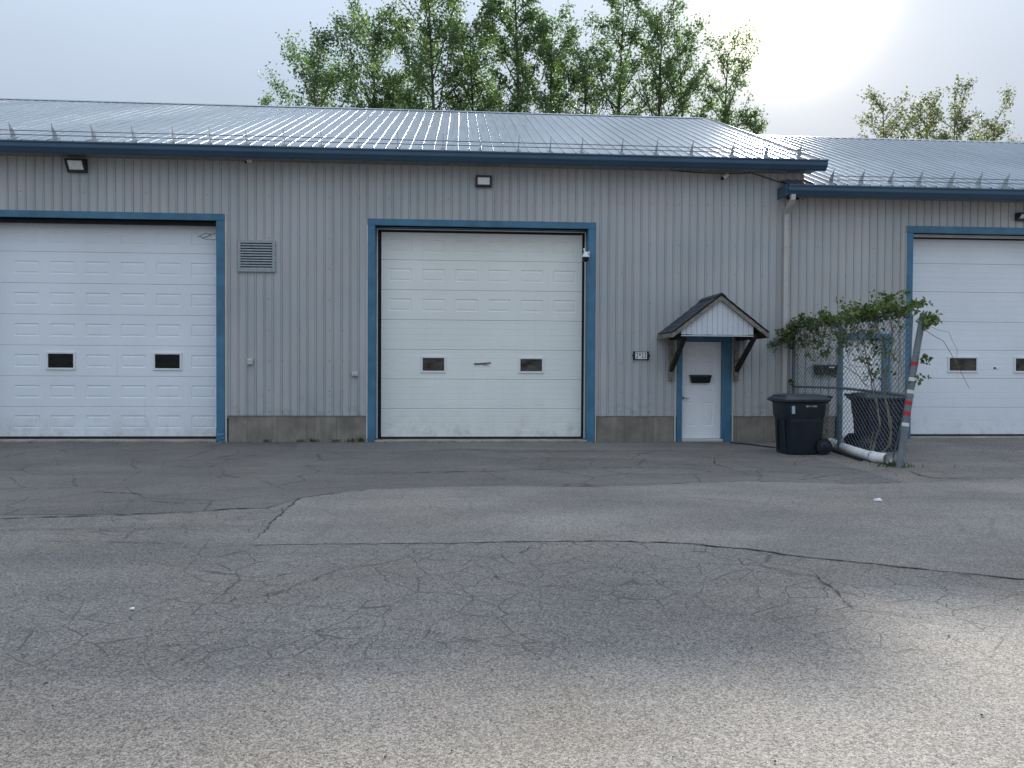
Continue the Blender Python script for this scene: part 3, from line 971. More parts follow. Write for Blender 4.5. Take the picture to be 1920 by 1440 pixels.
def ribbed(m, x0, x1, z0, z1, y):
    prof = []
    n = 5
    h = (z1 - z0) / n
    for k in range(n):
        zc = z0 + (k + 0.5) * h
        prof += [(y, zc - 0.006), (y + 0.005, zc - 0.001), (y + 0.005, zc + 0.001), (y, zc + 0.006)]
    prof = [(y + 0.012, z0), (y + 0.004, z0 + 0.003), (y, z0 + 0.010)] + prof + [(y, z1 - 0.010), (y + 0.004, z1 - 0.003), (y + 0.012, z1)]
    m.sheet(prof, x0, x1, 'x')
    return m


def window(parent, x0, x1, z0, z1, y, pane):
    m = MB()
    w = 0.042
    for a, b, c, e in ((x0, x0 + w, z0, z1), (x1 - w, x1, z0, z1), (x0 + w, x1 - w, z1 - w, z1), (x0 + w, x1 - w, z0, z0 + w)):
        m.cbox(a, b, y - 0.024, y + 0.004, c, e, 0.006)
    m.build('window_frame', MWHT, parent)
    m = MB(); m.add([(x0 + w, y - 0.009, z0 + w), (x1 - w, y - 0.009, z0 + w), (x1 - w, y - 0.009, z1 - w), (x0 + w, y - 0.009, z1 - w)], [(0, 1, 2, 3)])
    m.build('window_pane', pane, parent, fix=False)


def garage_door(parent, x0, x1, zs, y, mat, kinds, cols, wins, pane, label):
    m = MB(); m.box(x0 + 0.01, x1 - 0.01, y + 0.03, y + 0.05, zs[0] + 0.005, zs[-1] + 0.12)
    leaf = m.build('garage_door', MDECK, parent)
    leaf['label'] = label
    for i, (a, b) in enumerate(zip(zs, zs[1:])):
        m = MB()
        a2, b2 = a + 0.0015, b - 0.0015
        if kinds[i] == 'panel':
            zc = 0.5 * (a + b)
            skip = [k for k, c in enumerate(cols) if any(i == w[4] and c[0] < w[1] and c[1] > w[0] for w in wins)]
            emboss(m, x0, x1, a2 + 0.008, b2 - 0.008, y, cols, [(zc - 0.13, zc + 0.13)], skip)
            m.add([(x0, y, a2 + 0.008), (x1, y, a2 + 0.008), (x1, y + 0.008, a2), (x0, y + 0.008, a2)], [(3, 2, 1, 0)])
            m.add([(x0, y, b2 - 0.008), (x1, y, b2 - 0.008), (x1, y + 0.008, b2), (x0, y + 0.008, b2)], [(0, 1, 2, 3)])
        else:
            ribbed(m, x0, x1, a2, b2, y)
        m.build('door_section', mat, leaf, fix=False)
    for w in wins:
        window(leaf, *w[:4], y, pane if not isinstance(pane, dict) else pane[round(w[0], 2)])
    m = MB(); m.box(x0, x1, y - 0.012, y + 0.03, zs[0] - 0.045, zs[0] + 0.004)
    m.build('bottom_seal', MRUB, leaf)
    return leaf


YD = 0.31
colsL = [(-9.06 + 0.703 * k, -9.06 + 0.703 * k + 0.49) for k in range(6)]
garage_door(main, -9.66, -4.90, [0.085, 0.70, 1.325, 1.955, 2.585, 3.22, 3.86, 4.44], YD, MDOORL, ['panel'] * 7, colsL,
            [(-8.43, -7.85, 1.455, 1.825, 2), (-6.31, -5.73, 1.455, 1.825, 2)], MPANED, 'white garage door with raised panels all the way up and two dark windows')
colsC = [(-1.50 + 0.695 * k, -1.50 + 0.695 * k + 0.475) for k in range(6)]
garage_door(main, -1.655, 2.585, [0.075, 0.674, 1.295, 1.92, 2.544, 3.174, 3.80, 4.39], YD, MDOORC, ['rib'] * 4 + ['panel'] * 3, colsC,
            [(-0.83, -0.295, 1.432, 1.785, 2), (1.235, 1.78, 1.432, 1.775, 2)], MPANEB, 'white garage door, panelled above and ribbed below, with a torn sign in the middle')
garage_door(side, 9.68, 14.2, [0.125, 0.726, 1.363, 1.988, 2.612, 3.269, 3.891, 4.43], YD, MDOORR, ['rib'] * 7, [],
            [(10.74, 11.44, 1.495, 1.855, 2), (12.27, 12.97, 1.495, 1.855, 2)], MPANEB, 'white ribbed garage door beside the fence')
m = MB(); m.cbox(11.80, 11.92, YD - 0.012, YD + 0.002, 1.575, 1.625); m.build('lock_plate', MWHT, side)
m = MB(); m.box(11.805, 11.85, YD - 0.016, YD - 0.0125, 1.58, 1.62); m.build('lock_keyhole', MRUB, side)


def frame(parent, x0, x1, w0, w1, ztop, hh, zbot, left=True, right=True, crumple=None, depth=YD):
    """blue trim: jambs of width w0 (left), w1 (right), header hh, with returns into the opening"""
    yf = -0.052
    m = MB()
    if left:
        m.cbox(x0 - w0, x0, yf, 0.0, zbot, ztop, 0.005); m.box(x0 - 0.02, x0, 0.0, depth - 0.05, zbot, ztop)
    if right:
        m.cbox(x1, x1 + w1, yf, 0.0, zbot, ztop, 0.005); m.box(x1, x1 + 0.02, 0.0, depth - 0.05, zbot, ztop)
    m.cbox(x0 - w0 - 0.012, x1 + w1 + 0.012, yf - 0.002, 0.0, ztop, ztop + hh, 0.005)
    m.box(x0, x1, 0.001, depth - 0.05, ztop, ztop + 0.02)
    f = m.build('door_frame', MBLUE, parent)
    return f


def stops(parent, x0, x1, ztop, zbot, yb):
    """pale weather strip and black strips for the seal and its shaded gap, inside the opening"""
    m = MB()
    m.box(x0 + 0.004, x0 + 0.026, yb - 0.05, yb - 0.03, zbot, ztop - 0.03); m.build('weather_strip', MWHT, parent)
    m = MB(); m.box(x1 - 0.026, x1 - 0.004, yb - 0.05, yb - 0.03, zbot, ztop - 0.03); m.build('weather_strip', MWHT, parent)
    m = MB(); m.box(x0 + 0.004, x1 - 0.004, yb - 0.05, yb - 0.03, ztop - 0.028, ztop - 0.010); m.build('weather_strip', MWHT, parent)
    m = MB(); m.box(x0, x0 + 0.10, yb + 0.018, yb + 0.024, zbot, ztop); m.build('seal_gap_strip', MRUB, parent)  # black strip stands for both the seal and the shade in its gap
    m = MB(); m.box(x1 - 0.10, x1, yb + 0.018, yb + 0.024, zbot, ztop); m.build('seal_gap_strip', MRUB, parent)
    m = MB(); m.box(x0 + 0.101, x1 - 0.101, yb - 0.012, yb - 0.004, ztop - 0.075, ztop); m.build('seal_gap_strip', MRUB, parent)


frame(main, -9.70, -4.93, 0.16, 0.165, 4.485, 0.138, 0.005)
frame(main, -1.75, 2.66, 0.145, 0.150, 4.45, 0.135, 0.005)
frame(side, 9.70, 14.3, 0.145, 0.15, 4.49, 0.150, 0.06)
stops(main, -1.75, 2.66, 4.45, 0.05, YD)
m = MB(); m.box(-9.70, -4.93, 0.10, 0.13, 4.40, 4.485); m.build('seal_gap_strip', MRUB, main)
m = MB(); m.box(9.70, 14.3, 0.10, 0.125, 4.43, 4.49); m.build('weather_strip', MJ, side)
# ripped sheet metal at the foot of the left jamb
m = MB()
rg = random.Random(4)
nx, nz = 6, 9
vs = []
for j in range(nz):
    for i in range(nx):
        t = 1 - j / (nz - 1)
        vs.append((-4.935 + 0.172 * i / (nx - 1) + rg.uniform(-0.012, 0.012) * t, -0.057 - rg.uniform(0.0, 0.035) * t, 0.0 + 0.30 * j / (nz - 1) + rg.uniform(-0.008, 0.008) * t))
m.add(vs, [(j * nx + i, j * nx + i + 1, (j + 1) * nx + i + 1, (j + 1) * nx + i) for j in range(nz - 1) for i in range(nx - 1)])
o = m.build('jamb_cladding', MBLUE, main, fix=False)
o['label'] = 'crumpled torn foot of the blue jamb'
# pale channels beside the jambs
for par, x, z0, z1 in ((main, -4.755, 0.0, 4.62), (main, -1.925, 0.0, 4.58), (main, 2.822, 0.0, 4.58), (main, 4.518, 0.0, 2.3), (main, 5.757, 0.0, 2.3), (side, 9.535, 0.05, 4.64)):
    m = MB(); m.box(x, x + 0.028, -0.047, 0.0, z0, z1); m.build('edge_channel', MJ if z1 < 3 or x < 0 else MS, par)
# sills
for par, a, b, z0, z1 in ((main, -9.7, -4.93, -0.05, 0.042), (main, -1.75, 2.66, -0.05, 0.034), (side, 9.70, 14.3, -0.05, 0.092)):
    m = MB(); m.cbox(a, b, -0.07, 0.32, z0, z1, 0.012); m.build('door_sill', MSILL, par)


# --- entry doors
def entry(parent, x0, x1, z0, z1, tl, tr, hh, zb, handle=True):
    y = 0.09
    m = MB()
    W = x1 - x0
    c1 = (x0 + W * 0.125, x0 + W * 0.385); c2 = (x0 + W * 0.58, x0 + W * 0.825)
    H = z1 - z0
    emboss(m, x0, x1, z0, z1, y, [c1, c2], [(z0 + H * 0.13, z0 + H * 0.378), (z0 + H * 0.478, z0 + H * 0.790), (z0 + H * 0.858, z0 + H * 0.942)], d=0.012, w=0.024, up=0.007)
    edge_skirt(m, x0, x1, z0, z1, y, y + 0.04)
    d = m.build('entry_door', MENTRY, parent, fix=False)
    if handle:
        m = MB()
        m.tube([(x0 + 0.045, y - 0.002, z0 + 0.865), (x0 + 0.045, y - 0.012, z0 + 0.865)], 0.032, 12)
        m.tube([(x0 + 0.045, y - 0.01, z0 + 0.865), (x0 + 0.045, y - 0.055, z0 + 0.865), (x0 + 0.06, y - 0.062, z0 + 0.864), (x0 + 0.155, y - 0.062, z0 + 0.858)], 0.011, 8)
        m.build('handle', MGALV, d, smooth=True)
    m = MB()
    yf = -0.052
    m.cbox(x0 - 0.01 - tl, x0 - 0.01, yf, 0.0, zb, z1 + 0.012, 0.005); m.box(x0 - 0.03, x0 - 0.001, 0.001, y + 0.03, zb, z1 + 0.012)
    m.cbox(x1 + 0.01, x1 + 0.01 + tr, yf, 0.0, zb, z1 + 0.012, 0.005); m.box(x1 + 0.001, x1 + 0.03, 0.001, y + 0.03, zb, z1 + 0.012)
    m.cbox(x0 - 0.01 - tl, x1 + 0.01 + tr, yf, 0.0, z1 + 0.012, z1 + 0.012 + hh, 0.005)
    m.box(x0 - 0.01, x1 + 0.01, 0.001, y + 0.03, z1 + 0.004, z1 + 0.03)
    m.build('door_frame', MBLUE, parent)
    m = MB(); m.cbox(x0 - 0.01, x1 + 0.01, -0.06, y + 0.05, zb, z0 - 0.006, 0.006); m.build('door_sill', MJ, parent)
    return d


entry(main, 4.69, 5.555, 0.06, 2.118, 0.115, 0.175, 0.15, 0.004)
entry(side, 8.19, 9.10, 0.12, 2.19, 0.125, 0.115, 0.12, 0.07, handle=False)

# --- wall vent
m = MB()
for a, b, c, e in ((-4.50, -4.44, 3.46, 4.10), (-3.81, -3.75, 3.46, 4.10), (-4.44, -3.81, 4.045, 4.10), (-4.44, -3.81, 3.46, 3.515)):
    m.cbox(a, b, -0.075, -0.03, c, e, 0.004)
vf = m.build('vent', MGALV, main)
m = MB(); m.box(-4.44, -3.81, -0.046, -0.042, 3.515, 4.045); m.build('vent_back', MRUB, vf)
for k in range(10):
    z = 3.517 + 0.053 * k
    m = MB(); m.extr([(-0.070, z), (-0.073, z + 0.003), (-0.049, z + 0.036), (-0.046, z + 0.033)], -4.439, -3.811, 'x')
    m.build('louvre', MGALV, vf)

# --- downpipe (belongs to the lower workshop)
m = MB()
m.tube([(6.83, -0.50, 5.15), (6.83, -0.495, 5.06), (6.845, -0.40, 4.99), (6.855, -0.17, 4.90), (6.86, -0.10, 4.83), (6.86, -0.09, 4.6), (6.865, -0.09, 0.22), (6.87, -0.16, 0.12)], 0.062, 4)
m.build('downpipe', MDOWN, side)
for z in (4.12, 1.95):
    m = MB(); m.box(6.805, 6.92, -0.142, -0.035, z, z + 0.03); m.build('pipe_strap', MDOWN, side)

# small wires on the wall
m = MB(); m.tube([(4.4, -0.06, 5.70), (5.0, -0.06, 5.665), (5.8, -0.065, 5.66), (6.1, -0.065, 5.69)], 0.008, 5)
m.tube([(6.1, -0.065, 5.69), (6.35, -0.065, 5.62), (6.65, -0.065, 5.53), (7.0, -0.065, 5.45)], 0.008, 5); m.build('cable', MBLK, main)
m = MB(); m.tube([(0.745, -0.055, 5.66), (0.76, -0.055, 5.45), (0.75, -0.055, 5.3), (0.73, -0.055, 5.10), (0.735, -0.055, 4.62)], 0.007, 5); m.build('cable', MS, main)


# ------------------------------------------------------------------ wall lamps and fittings
def wall_lamp(x0, x1, z0, z1, label, proud=0.20):
    t = thing('wall_lamp', (0.5 * (x0 + x1), -0.04, z0), label, 'wall lamp', 'box lamps on the workshop walls')
    y = -0.045
    H = z1 - z0
    m = MB()
    fr = 0.042
    # back plate, hood, cheeks
    m.box(x0, x1, y - 0.035, y, z0, z1)
    m.extr([(y - 0.036, z1), (y - proud, z1 - 0.012), (y - proud, z1 - 0.05), (y - 0.036, z1 - 0.05)], x0, x1, 'x')
    m.extr([(y - 0.036, z0), (y - 0.036, z0 + 0.045), (y - 0.068, z0 + 0.045), (y - 0.060, z0)], x0, x1, 'x')
    for a, b in ((x0, x0 + fr), (x1 - fr, x1)):
        m.extr([(y - 0.036, z0 + 0.046), (y - 0.036, z1 - 0.051), (y - proud, z1 - 0.051), (y - 0.068, z0 + 0.046)], a, b, 'x')
    m.build('housing', MDARK, t)
    m = MB()
    m.extr([(y - 0.040, z0 + 0.047), (y - 0.040, z1 - 0.052), (y - proud + 0.02, z1 - 0.052), (y - 0.055, z0 + 0.047)], x0 + fr + 0.001, x1 - fr - 0.001, 'x')
    m.build('lens', MLENS, t)
    return t


wall_lamp(-7.80, -7.43, 5.385, 5.64, 'black box lamp above the left garage door, just under the eave', 0.17)
wall_lamp(0.30, 0.635, 5.265, 5.505, 'black box lamp with a pale lens above the middle garage door', 0.10)
wall_lamp(11.98, 12.33, 4.785, 4.955, 'black box lamp above the garage door of the lower workshop', 0.16)


def bullet_camera(p, d, label, s=1.0):
    p = Vector(p); d = Vector(d).normalized()
    t = thing('security_camera', p, label, 'camera', 'security cameras')
    m = MB(); m.tube([p + Vector((0, 0.0, 0)), p + Vector((0, -0.03, 0))], 0.055 * s, 12); m.build('mount', MWHT, t, smooth=True)
    q = p + Vector((0, -0.09, -0.01)) * s
    m = MB(); m.tube([p + Vector((0, -0.02, 0)), q], 0.018 * s, 8); m.build('arm', MWHT, t, smooth=True)
    a = q - d * 0.07 * s; b = q + d * 0.12 * s
    m = MB(); m.tube([a, a + d * 0.02 * s, b], [0.03 * s, 0.042 * s, 0.042 * s], 12); m.build('body', MWHT, t, smooth=True)
    m = MB(); m.tube([b + d * 0.001, b + d * 0.02 * s], [0.041 * s, 0.036 * s], 12); m.build('lens', MBLK, t, smooth=True)


bullet_camera((5.54, -0.05, 5.60), (-0.75, -0.45, -0.55), 'white bullet camera on the wall under the eave above the canopied door')
bullet_camera((-4.25, -0.05, 5.70), (-0.55, -0.6, -0.55), 'small grey-white bullet camera under the eave between the two left garage doors', 0.75)
bullet_camera((7.45, -0.20, 5.235), (0.75, -0.5, -0.4), 'small dark camera hanging under the lower eave beside the downpipe', 0.75)

# pan-tilt dome camera on the right jamb of the middle door
t = thing('dome_camera', (2.66, -0.05, 3.93), 'white dome camera with two aerials on the jamb of the middle garage door', 'camera')
m = MB(); m.cbox(2.645, 2.685, -0.075, -0.0525, 3.86, 3.98, 0.01); m.tube([(2.665, -0.07, 3.93), (2.66, -0.16, 3.935), (2.60, -0.20, 3.925)], 0.018, 8); m.build('bracket', MWHT, t, smooth=True)
prof = [(0.012, 3.955), (0.035, 3.945), (0.055, 3.90), (0.078, 3.855), (0.082, 3.838)]
m = MB(); m.loft([[(2.575 + r * math.cos(a), -0.20 + r * math.sin(a), z) for a in [i * math.pi / 7 for i in range(14)]] for r, z in prof]); m.build('cap', MWHT, t, smooth=True)
prof = [(0.076, 3.837), (0.072, 3.80), (0.055, 3.765), (0.03, 3.745), (0.008, 3.740)]
m = MB(); m.loft([[(2.575 + r * math.cos(a), -0.20 + r * math.sin(a), z) for a in [i * math.pi / 7 for i in range(14)]] for r, z in prof]); m.build('dome', MBLK, t, smooth=True)
for dx, dz in ((-0.055, 0.075), (-0.02, 0.085)):
    m = MB(); m.tube([(2.555, -0.2, 3.945), (2.565 + dx * 0.6, -0.2, 3.945 + dz)], [0.012, 0.009], 6); m.build('aerial', MWHT, t, smooth=True)

# wrecked lamp bracket at the top of the left door
t = thing('broken_lamp', (-4.98, -0.03, 4.17), 'broken wire lamp guard hanging by the jamb of the left garage door', 'lamp')
m = MB(); m.cbox(-5.06, -4.932, -0.02, 0.06, 4.105, 4.185, 0.012); m.build('base', MJ, t)
m = MB()
m.tube([(-4.94, -0.03, 4.235), (-5.02, -0.06, 4.205), (-5.13, -0.08, 4.22), (-5.24, -0.09, 4.16), (-5.28, -0.09, 4.135)], 0.006, 5)
m.tube([(-5.02, -0.06, 4.205), (-5.10, -0.05, 4.16), (-5.2, -0.06, 4.125), (-5.24, -0.09, 4.16)], 0.007, 5)
m.tube([(-5.2, -0.06, 4.125), (-5.12, -0.03, 4.105), (-5.05, -0.0, 4.12)], 0.005, 5)
m.build('wire_guard', MBLK, t)

for x0, x1, z0, z1, lab in ((-4.305, -4.195, 1.575, 1.705, 'small tall grey outlet box on the siding beside the left garage door'), (-2.215, -2.09, 1.352, 1.445, 'small wide grey outlet box on the siding beside the middle garage door')):
    t = thing('outlet_box', (0.5 * (x0 + x1), -0.045, z0), lab, 'outlet box', 'outlet boxes on the wall')
    m = MB(); m.cbox(x0, x1, -0.085, -0.046, z0, z1, 0.008); m.build('box', MJ, t)
    w = (x1 - x0)
    if z1 - z0 > w:
        for a in (0.12, 0.55):
            m = MB(); m.cbox(x0 + 0.012, x1 - 0.012, -0.098, -0.0855, z0 + (z1 - z0) * a, z0 + (z1 - z0) * (a + 0.34), 0.005); m.build('cover', MJ, t)
    else:
        for a in (0.10, 0.54):
            m = MB(); m.cbox(x0 + w * a, x0 + w * (a + 0.36), -0.098, -0.0855, z0 + 0.014, z1 - 0.018, 0.005); m.build('cover', MJ, t)


# ------------------------------------------------------------------ house number
def text_mesh(body, name, size, mat, parent, loc, sx=1.0, depth=0.002, bold=0.0):
    cu = bpy.data.curves.new(name, 'FONT')
    cu.body = body; cu.size = size; cu.align_x = 'CENTER'; cu.align_y = 'CENTER'; cu.extrude = depth; cu.offset = bold
    ob = bpy.data.objects.new(name + '_curve', cu)
    C.objects.link(ob)
    dg = bpy.context.evaluated_depsgraph_get()
    me = bpy.data.meshes.new_from_object(ob.evaluated_get(dg))
    bpy.data.objects.remove(ob, do_unlink=True)
    me.name = name
    me.materials.clear(); me.materials.append(mat)
    o = bpy.data.objects.new(name, me); C.objects.link(o)
    off = origin(parent)
    mt = Matrix.Rotation(R(90), 4, 'X') @ Matrix.Diagonal((sx, 1, 1, 1))
    me.transform(mt)
    o.parent = parent
    o.location = Vector(loc) - off
    return o


t = thing('house_number_sign', (3.79, -0.05, 1.73), 'white house number plate 2923 in a black scrolled frame', 'sign')
m = MB(); m.cbox(3.665, 3.915, -0.066, -0.046, 1.745, 1.885, 0.004); m.build('plate', MWHT, t)
m = MB()
for a, b, c, e in ((3.665, 3.915, 1.886, 1.898), (3.665, 3.915, 1.730, 1.744)):
    m.cbox(a, b, -0.068, -0.046, c, e, 0.003)
for sgn, xc in ((-1, 3.645), (1, 3.935)):
    m.cbox(xc - 0.019, xc + 0.019, -0.074, -0.046, 1.722, 1.906, 0.005)
    m.extr([(xc + sgn * 0.019, 1.86), (xc + sgn * 0.030, 1.845), (xc + sgn * 0.042, 1.815), (xc + sgn * 0.030, 1.785), (xc + sgn * 0.019, 1.77)], -0.070, -0.046, 'y')
m.build('frame', MBLK, t)
for dig, x in zip('2923', (3.705, 3.762, 3.819, 3.876)):
    text_mesh(dig, 'digit', 0.140, MINK, t, (x, -0.068, 1.815), 0.62, 0.0015, 0.0015)

# torn strip of a sign left on the middle door
t = thing('torn_sign', (0.48, YD - 0.01, 1.60), 'torn brown strip of a sign with red marks on the middle garage door', 'sign')
m = MB(); m.extr([(0.292, 1.642), (0.298, 1.598), (0.40, 1.606), (0.52, 1.612), (0.648, 1.634), (0.655, 1.664), (0.50, 1.652), (0.40, 1.646)], YD - 0.010, YD - 0.002, 'y'); m.build('board', MTORN, t)
m = MB(); m.extr([(0.30, 1.570), (0.648, 1.568), (0.645, 1.612), (0.52, 1.606), (0.40, 1.598), (0.31, 1.594)], YD - 0.006, YD - 0.002, 'y'); m.build('paper', MWHT, t)
m = MB(); m.extr([(0.49, 1.594), (0.60, 1.598), (0.605, 1.606), (0.49, 1.602)], YD - 0.0125, YD - 0.0065, 'y'); m.build('red_mark', MRED, t)


# ------------------------------------------------------------------ letter boxes
def letter_box(x0, x1, z0, z1, y, label, flap):
    t = thing('letter_box', (0.5 * (x0 + x1), y, z0), label, 'letter box', 'letter boxes')
    tp = 0.035
    dp = 0.10
    rings = []
    for zz, ins, d in ((z0, tp, dp * 0.72), (z0 + 0.008, tp - 0.006, dp * 0.76), (z1 - 0.05, 0.008, dp), (z1 - 0.028, 0.008, dp)):
        rings.append([(x0 + ins, y, zz), (x1 - ins, y, zz), (x1 - ins, y - d, zz), (x0 + ins, y - d, zz)])
    m = MB(); m.loft(rings); m.build('body', MBLK, t)
    m = MB(); m.extr([(y, z1), (y - 0.03, z1), (y - dp - 0.012, z1 - 0.018), (y - dp - 0.012, z1 - 0.040), (y - dp - 0.004, z1 - 0.040), (y - dp - 0.002, z1 - 0.027), (y, z1 - 0.027)], x0 - 0.004, x1 + 0.004, 'x'); m.build('lid', MBLK, t)
    if flap:
        m = MB(); m.box(x0 + 0.29, x0 + 0.41, y - dp - 0.020, y - dp - 0.0125, z1 - 0.075, z1 - 0.042); m.build('paper', MJ, t)
    return t


letter_box(4.872, 5.325, 1.246, 1.42, 0.088, 'black tapered letter box on the white canopied door', False)
letter_box(7.52, 8.02, 1.43, 1.65, -0.046, 'black letter box on the siding behind the chain-link fence', True)

# ------------------------------------------------------------------ door canopy
t = thing('door_canopy', (5.12, -0.05, 1.3), 'small gabled canopy with dark shingles and wooden brackets over the door', 'canopy')
PX, PZ = 5.105, 3.005
LX, LZ = 4.155, 2.265
RX, RZ = 6.065, 2.265
YF, YB = -1.2, -0.05
# sloping decks
m = MB()
m.extr([(LX, LZ - 0.03), (PX, PZ - 0.035), (PX, PZ - 0.085), (LX + 0.02, LZ - 0.095)], YF + 0.05, YB, 'y'); m.build('roof_deck', MWOODD, t)
m = MB()
m.extr([(RX, RZ - 0.03), (PX + 0.001, PZ - 0.035), (PX + 0.001, PZ - 0.085), (RX - 0.02, RZ - 0.095)], YF + 0.05, YB, 'y'); m.build('roof_deck', MWOODD, t)
rg = random.Random(21)
NC = 7
for sgn, EX, EZ in ((-1, LX - 0.02, LZ - 0.012), (1, RX + 0.02, RZ - 0.012)):
    dx, dz = (PX - EX) / NC, (PZ - EZ) / NC
    for k in range(NC):
        ofs = (k % 2) * 0.14
        yv = YF - 0.02
        first = True
        while yv < YB - 0.01:
            wy = 0.30 - (ofs if first and k % 2 else 0)
            y2 = min(yv + wy, YB)
            first = False
            ax, az = EX + dx * k, EZ + dz * k
            bx, bz = EX + dx * (k + 1.25), EZ + dz * (k + 1.25)
            if k == NC - 1:
                bx, bz = PX, PZ
            lift = 0.022 + rg.uniform(-0.002, 0.003)
            m = MB()
            m.extr([(ax, az + lift - 0.009), (bx, bz + 0.004), (bx, bz + 0.012), (ax, az + lift)], yv, y2 - 0.006, 'y')
            m.build('shingle', MSHIN, t)
            yv = y2
m = MB(); m.extr([(PX - 0.10, PZ - 0.048), (PX, PZ + 0.022), (PX + 0.10, PZ - 0.048), (PX + 0.10, PZ - 0.036), (PX + 0.03, PZ + 0.018), (PX, PZ + 0.034), (PX - 0.03, PZ + 0.018), (PX - 0.10, PZ - 0.036)], YF - 0.022, YB, 'y'); m.build('ridge_shingle', MSHIN, t)
# barge boards and eave fascias
for a, b in (((LX, LZ), (PX, PZ)), ((RX, RZ), (PX, PZ))):
    m = MB(); m.extr([(a[0], a[1] - 0.015), (b[0], b[1] - 0.022), (b[0], b[1] - 0.115), (a[0], a[1] - 0.105)], YF, YF + 0.035, 'y'); m.build('barge_board', MWOOD, t)
m = MB(); m.box(LX - 0.022, LX - 0.002, YF, YB, LZ - 0.105, LZ - 0.015); m.build('fascia', MWOOD, t)
m = MB(); m.box(RX + 0.002, RX + 0.022, YF, YB, RZ - 0.105, RZ - 0.015); m.build('fascia', MWOOD, t)
# gable boards
GX0, GX1, GZ0 = 4.33, 5.78, 2.215
nb = 14
w = (GX1 - GX0) / nb
roofz = lambda x: (PZ - 0.10) - abs(x - PX) * (PZ - LZ) / (PX - LX)
for k in range(nb):
    a, b = GX0 + k * w + 0.003, GX0 + (k + 1) * w - 0.003
    zb = GZ0 + rg.uniform(-0.008, 0.008)
    pts = [(a, zb), (b, zb), (b, max(zb + 0.01, roofz(b))), ((a + b) / 2, max(zb + 0.012, roofz((a + b) / 2))), (a, max(zb + 0.01, roofz(a)))]
    if a < PX < b:
        pts[3] = (PX, roofz(PX))
    m = MB(); m.extr(pts, YF + 0.06, YF + 0.072, 'y'); m.build('gable_board', MGABLE, t)
m = MB(); m.extr([(GX0, GZ0 + 0.01), (GX1, GZ0 + 0.01), (PX, roofz(PX) - 0.02)], YF + 0.074, YF + 0.10, 'y'); m.build('gable_backing', MRUB, t)
m = MB(); m.box(GX0, GX1, YF + 0.055, YF + 0.11, GZ0 - 0.03, GZ0 - 0.012); m.build('gable_lip', MGABLE, t)
m = MB(); m.box(GX0, GX1, YF + 0.112, YB, GZ0 + 0.04, GZ0 + 0.06); m.build('bounce_ceiling', MGABLE, t)  # unseen underside, made pale to bounce ground light up onto the door
# brackets: wall post, raking strut, beam
for xa, xb in ((4.375, 4.465), (5.775, 5.875)):
    m = MB(); m.cbox(xa, xb, -0.13, -0.046, 1.30, 2.22, 0.006); m.build('bracket_post', MWOOD, t)
    xm = 0.5 * (xa + xb)
    m = MB(); m.box(xm - 0.04, xm + 0.04, YF + 0.115, -0.05, GZ0 - 0.075, GZ0 + 0.035); m.build('bracket_beam', MWOODD, t)
    m = MB(); m.extr([(-0.132, 1.48), (-0.132, 1.60), (-0.98, GZ0 - 0.078), (-1.08, GZ0 - 0.078)], xm - 0.042, xm + 0.042, 'x'); m.build('bracket_strut', MWOODD, t)


# ------------------------------------------------------------------ chain-link fence
FX = 7.05
t = thing('chain_link_fence', (FX, -2.2, 0.0), 'grey chain-link fence run out from the wall, overgrown with a vine', 'fence')
for y, z0, z1, dx in ((-0.14, gz(FX, -0.14), 2.44, 0.0), (-2.12, gz(FX, -2.1), 2.50, 0.01)):
    m = MB(); m.tube([(FX + dx, y, z0 - 0.02), (FX, y, z1)], 0.036, 12)
    m.build('post', MFENCE, t, smooth=True)
m = MB(); m.tube([(FX, -0.14, 2.42), (FX, -1.2, 2.44), (FX, -2.12, 2.475)], 0.024, 8); m.build('top_rail', MFENCE, t, smooth=True)
m = MB(); m.tube([(FX, -2.12, 2.475), (FX, -3.2, 2.455), (FX, -4.27, 2.415)], 0.024, 8); m.build('top_rail', MFENCE, t, smooth=True)
m = MB(); m.tube([(FX, -0.18, 1.18), (FX, -2.1, 1.20)], 0.023, 8); m.build('middle_rail', MFENCE, t, smooth=True)
m = MB(); m.tube([(FX, -2.15, 1.20), (FX, -3.3, 1.165), (FX, -4.34, 1.13)], 0.026, 8); m.build('middle_rail', MFENCE, t, smooth=True)
m = MB(); m.tube([(FX, -4.41, 2.40), (FX, -4.37, 1.8), (FX, -4.33, 1.3), (FX, -4.22, 0.9), (FX, -4.05, 0.4), (FX - 0.02, -3.93, 0.05)], 0.013, 6); m.build('tension_bar', MFENCE, t, smooth=True)


def end_y(z):
    for (z1, y1), (z0, y0) in zip([(2.40, -4.41), (1.8, -4.37), (1.3, -4.33), (0.9, -4.22), (0.4, -4.05), (-0.2, -3.9)], [(1.8, -4.37), (1.3, -4.33), (0.9, -4.22), (0.4, -4.05), (-0.2, -3.9), (-1, -3.8)]):
        if z0 <= z <= z1:
            return y0 + (y1 - y0) * (z - z0) / (z1 - z0)
    return -4.41


